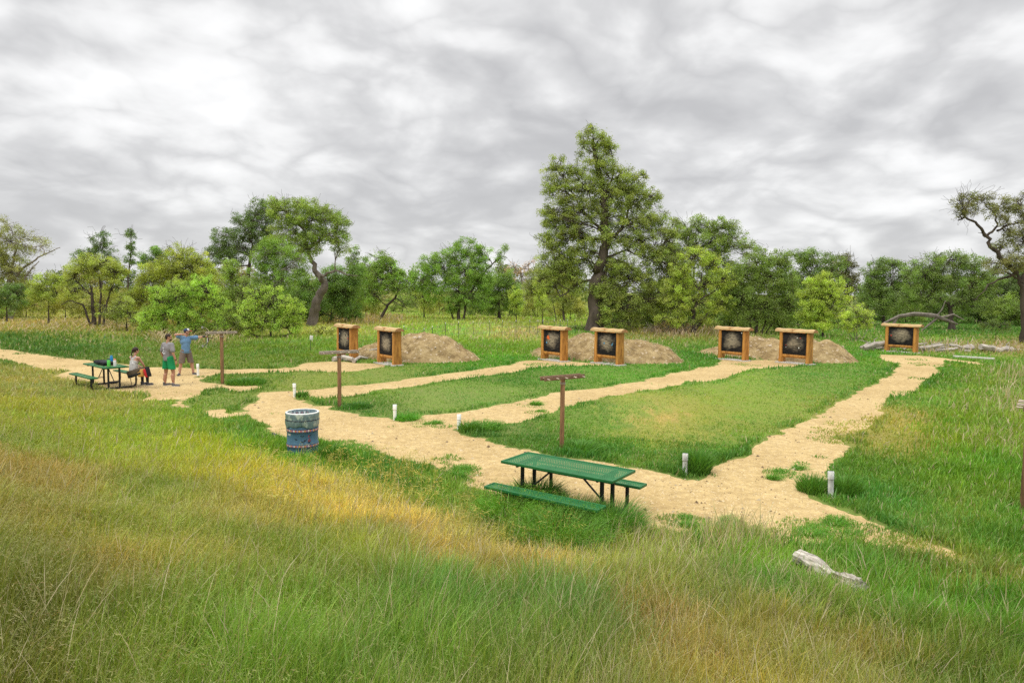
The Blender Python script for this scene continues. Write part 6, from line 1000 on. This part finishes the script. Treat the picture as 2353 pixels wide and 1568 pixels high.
MB().tube([gx_ + V3(.02, .03, -.05), gx_ + V3(.02, .035, -.22)], .02, 8).tube([gx_ + V3(.03, .03, -.05), gx_ + V3(.05, .03, -.42)], .006, 5).build('arrow_quiver', mat('pale_quiver', (.45, .45, .45), .5, .2), bw)
tag(bw, 'black compound bow at full draw held by the archer in blue', 'bow')
ar = MB(); ar.tube([P2.matrix_basis @ nk, P2.matrix_basis @ (gx_ + V3(-.05, 0, .055))], .004, 5); ao = ar.build('arrow', mat('dark_arrow_shaft', (.03, .03, .03), .5, .1)); tag(ao, 'thin arrow nocked on the drawn bow of the archer', 'arrow')
# --- seated woman on the far bench, looking towards the target line
hp = T2(.55, .66, 0); YS = TYAW + .40; P3 = standing('person', (hp.x, hp.y, hp.z), YS, 1.0, None, 'seated woman with dark braid and pale tank top on the left table bench')
M_tank = mat('pale_print_tank_top', (.44, .41, .40), .85, .3, 14, c2=(.62, .60, .57)); M_pants = mat('black_leggings', (.012, .012, .014), .8, .3)
Z0 = .485; hd, g, R_ = head_prims(V3(.03, .10, Z0 + .735), -.45, .96, -.12)
LK, RK = V3(-.10, .44, .50), V3(.13, .43, .50); LA, RA = V3(-.06, .42, .10), V3(.18, .40, .10); S_L, S_R = V3(-.17, .06, Z0 + .50), V3(.18, .05, Z0 + .50); E_L, W_L = V3(-.20, .22, Z0 + .27), V3(-.05, .42, Z0 + .12); E_R, W_R = V3(.22, .19, Z0 + .27), V3(.10, .40, Z0 + .11)
pr = [('e', V3(0, .02, Z0 + .08), (.165, .13, .11)), ('c', V3(0, .01, Z0 + .10), V3(0, .03, Z0 + .30), .118, .115), ('e', V3(0, .05, Z0 + .40), (.155, .10, .14)), ('c', V3(-.11, .05, Z0 + .49), V3(.11, .05, Z0 + .49), .058, .058), ('c', V3(0, .05, Z0 + .50), V3(.02, .08, Z0 + .67), .050, .048), ('c', S_L, E_L, .046, .036), ('c', E_L, W_L, .036, .025), ('c', S_R, E_R, .046, .036), ('c', E_R, W_R, .036, .025), ('c', V3(-.08, .05, Z0 + .06), LK, .085, .058), ('c', V3(.08, .05, Z0 + .06), RK, .085, .058), ('c', LK, LA, .056, .036), ('c', RK, RA, .056, .036)] + hd + hand(W_L, (.5, .6, -.4), (0, 0, -1), .5, .9) + hand(W_R, (-.4, .6, -.3), (0, 0, -1), .5, .9)
flesh('body', pr, M_skin, P3, .0095, 3)
flesh('tank_top', [('c', V3(0, .01, Z0 + .06), V3(0, .02, Z0 + .28), .150, .132), ('e', V3(0, .045, Z0 + .36), (.155, .115, .11)), ('c', V3(-.03, .0, Z0 + .42), V3(-.09, .02, Z0 + .53), .045, .034), ('c', V3(.03, .0, Z0 + .42), V3(.08, .02, Z0 + .53), .045, .034), ('c', V3(0, -.01, Z0 + .38), V3(0, .0, Z0 + .46), .07, .055)], M_tank, P3, .011, 2)
flesh('leggings', [('e', V3(0, .02, Z0 + .045), (.170, .140, .095)), ('c', V3(-.08, .05, Z0 + .06), LK, .092, .065), ('c', V3(.08, .05, Z0 + .06), RK, .092, .065), ('c', LK, LA, .063, .043), ('c', RK, RA, .063, .043)], M_pants, P3, .011, 2)
flesh('hair', [('e', g(0, -.025, .03), (.083, .098, .095), R_), ('e', g(0, -.10, .0), (.040, .045, .045), R_), ('c', g(0, -.11, -.02), g(.0, -.13, -.12), .026, .020), ('c', g(0, -.13, -.12), g(-.01, -.11, -.27), .020, .010)], M_hair, P3, .009, 1); face_bits(P3, g)
shoe(P3, LA + V3(0, -.04, -.09), .05, M_shoe, M_sole, .25); shoe(P3, RA + V3(0, -.04, -.09), -.35, M_shoe, M_sole, .25)
# ------------------------------------------------------------------ thin haze of an overcast day: none needed at this distance
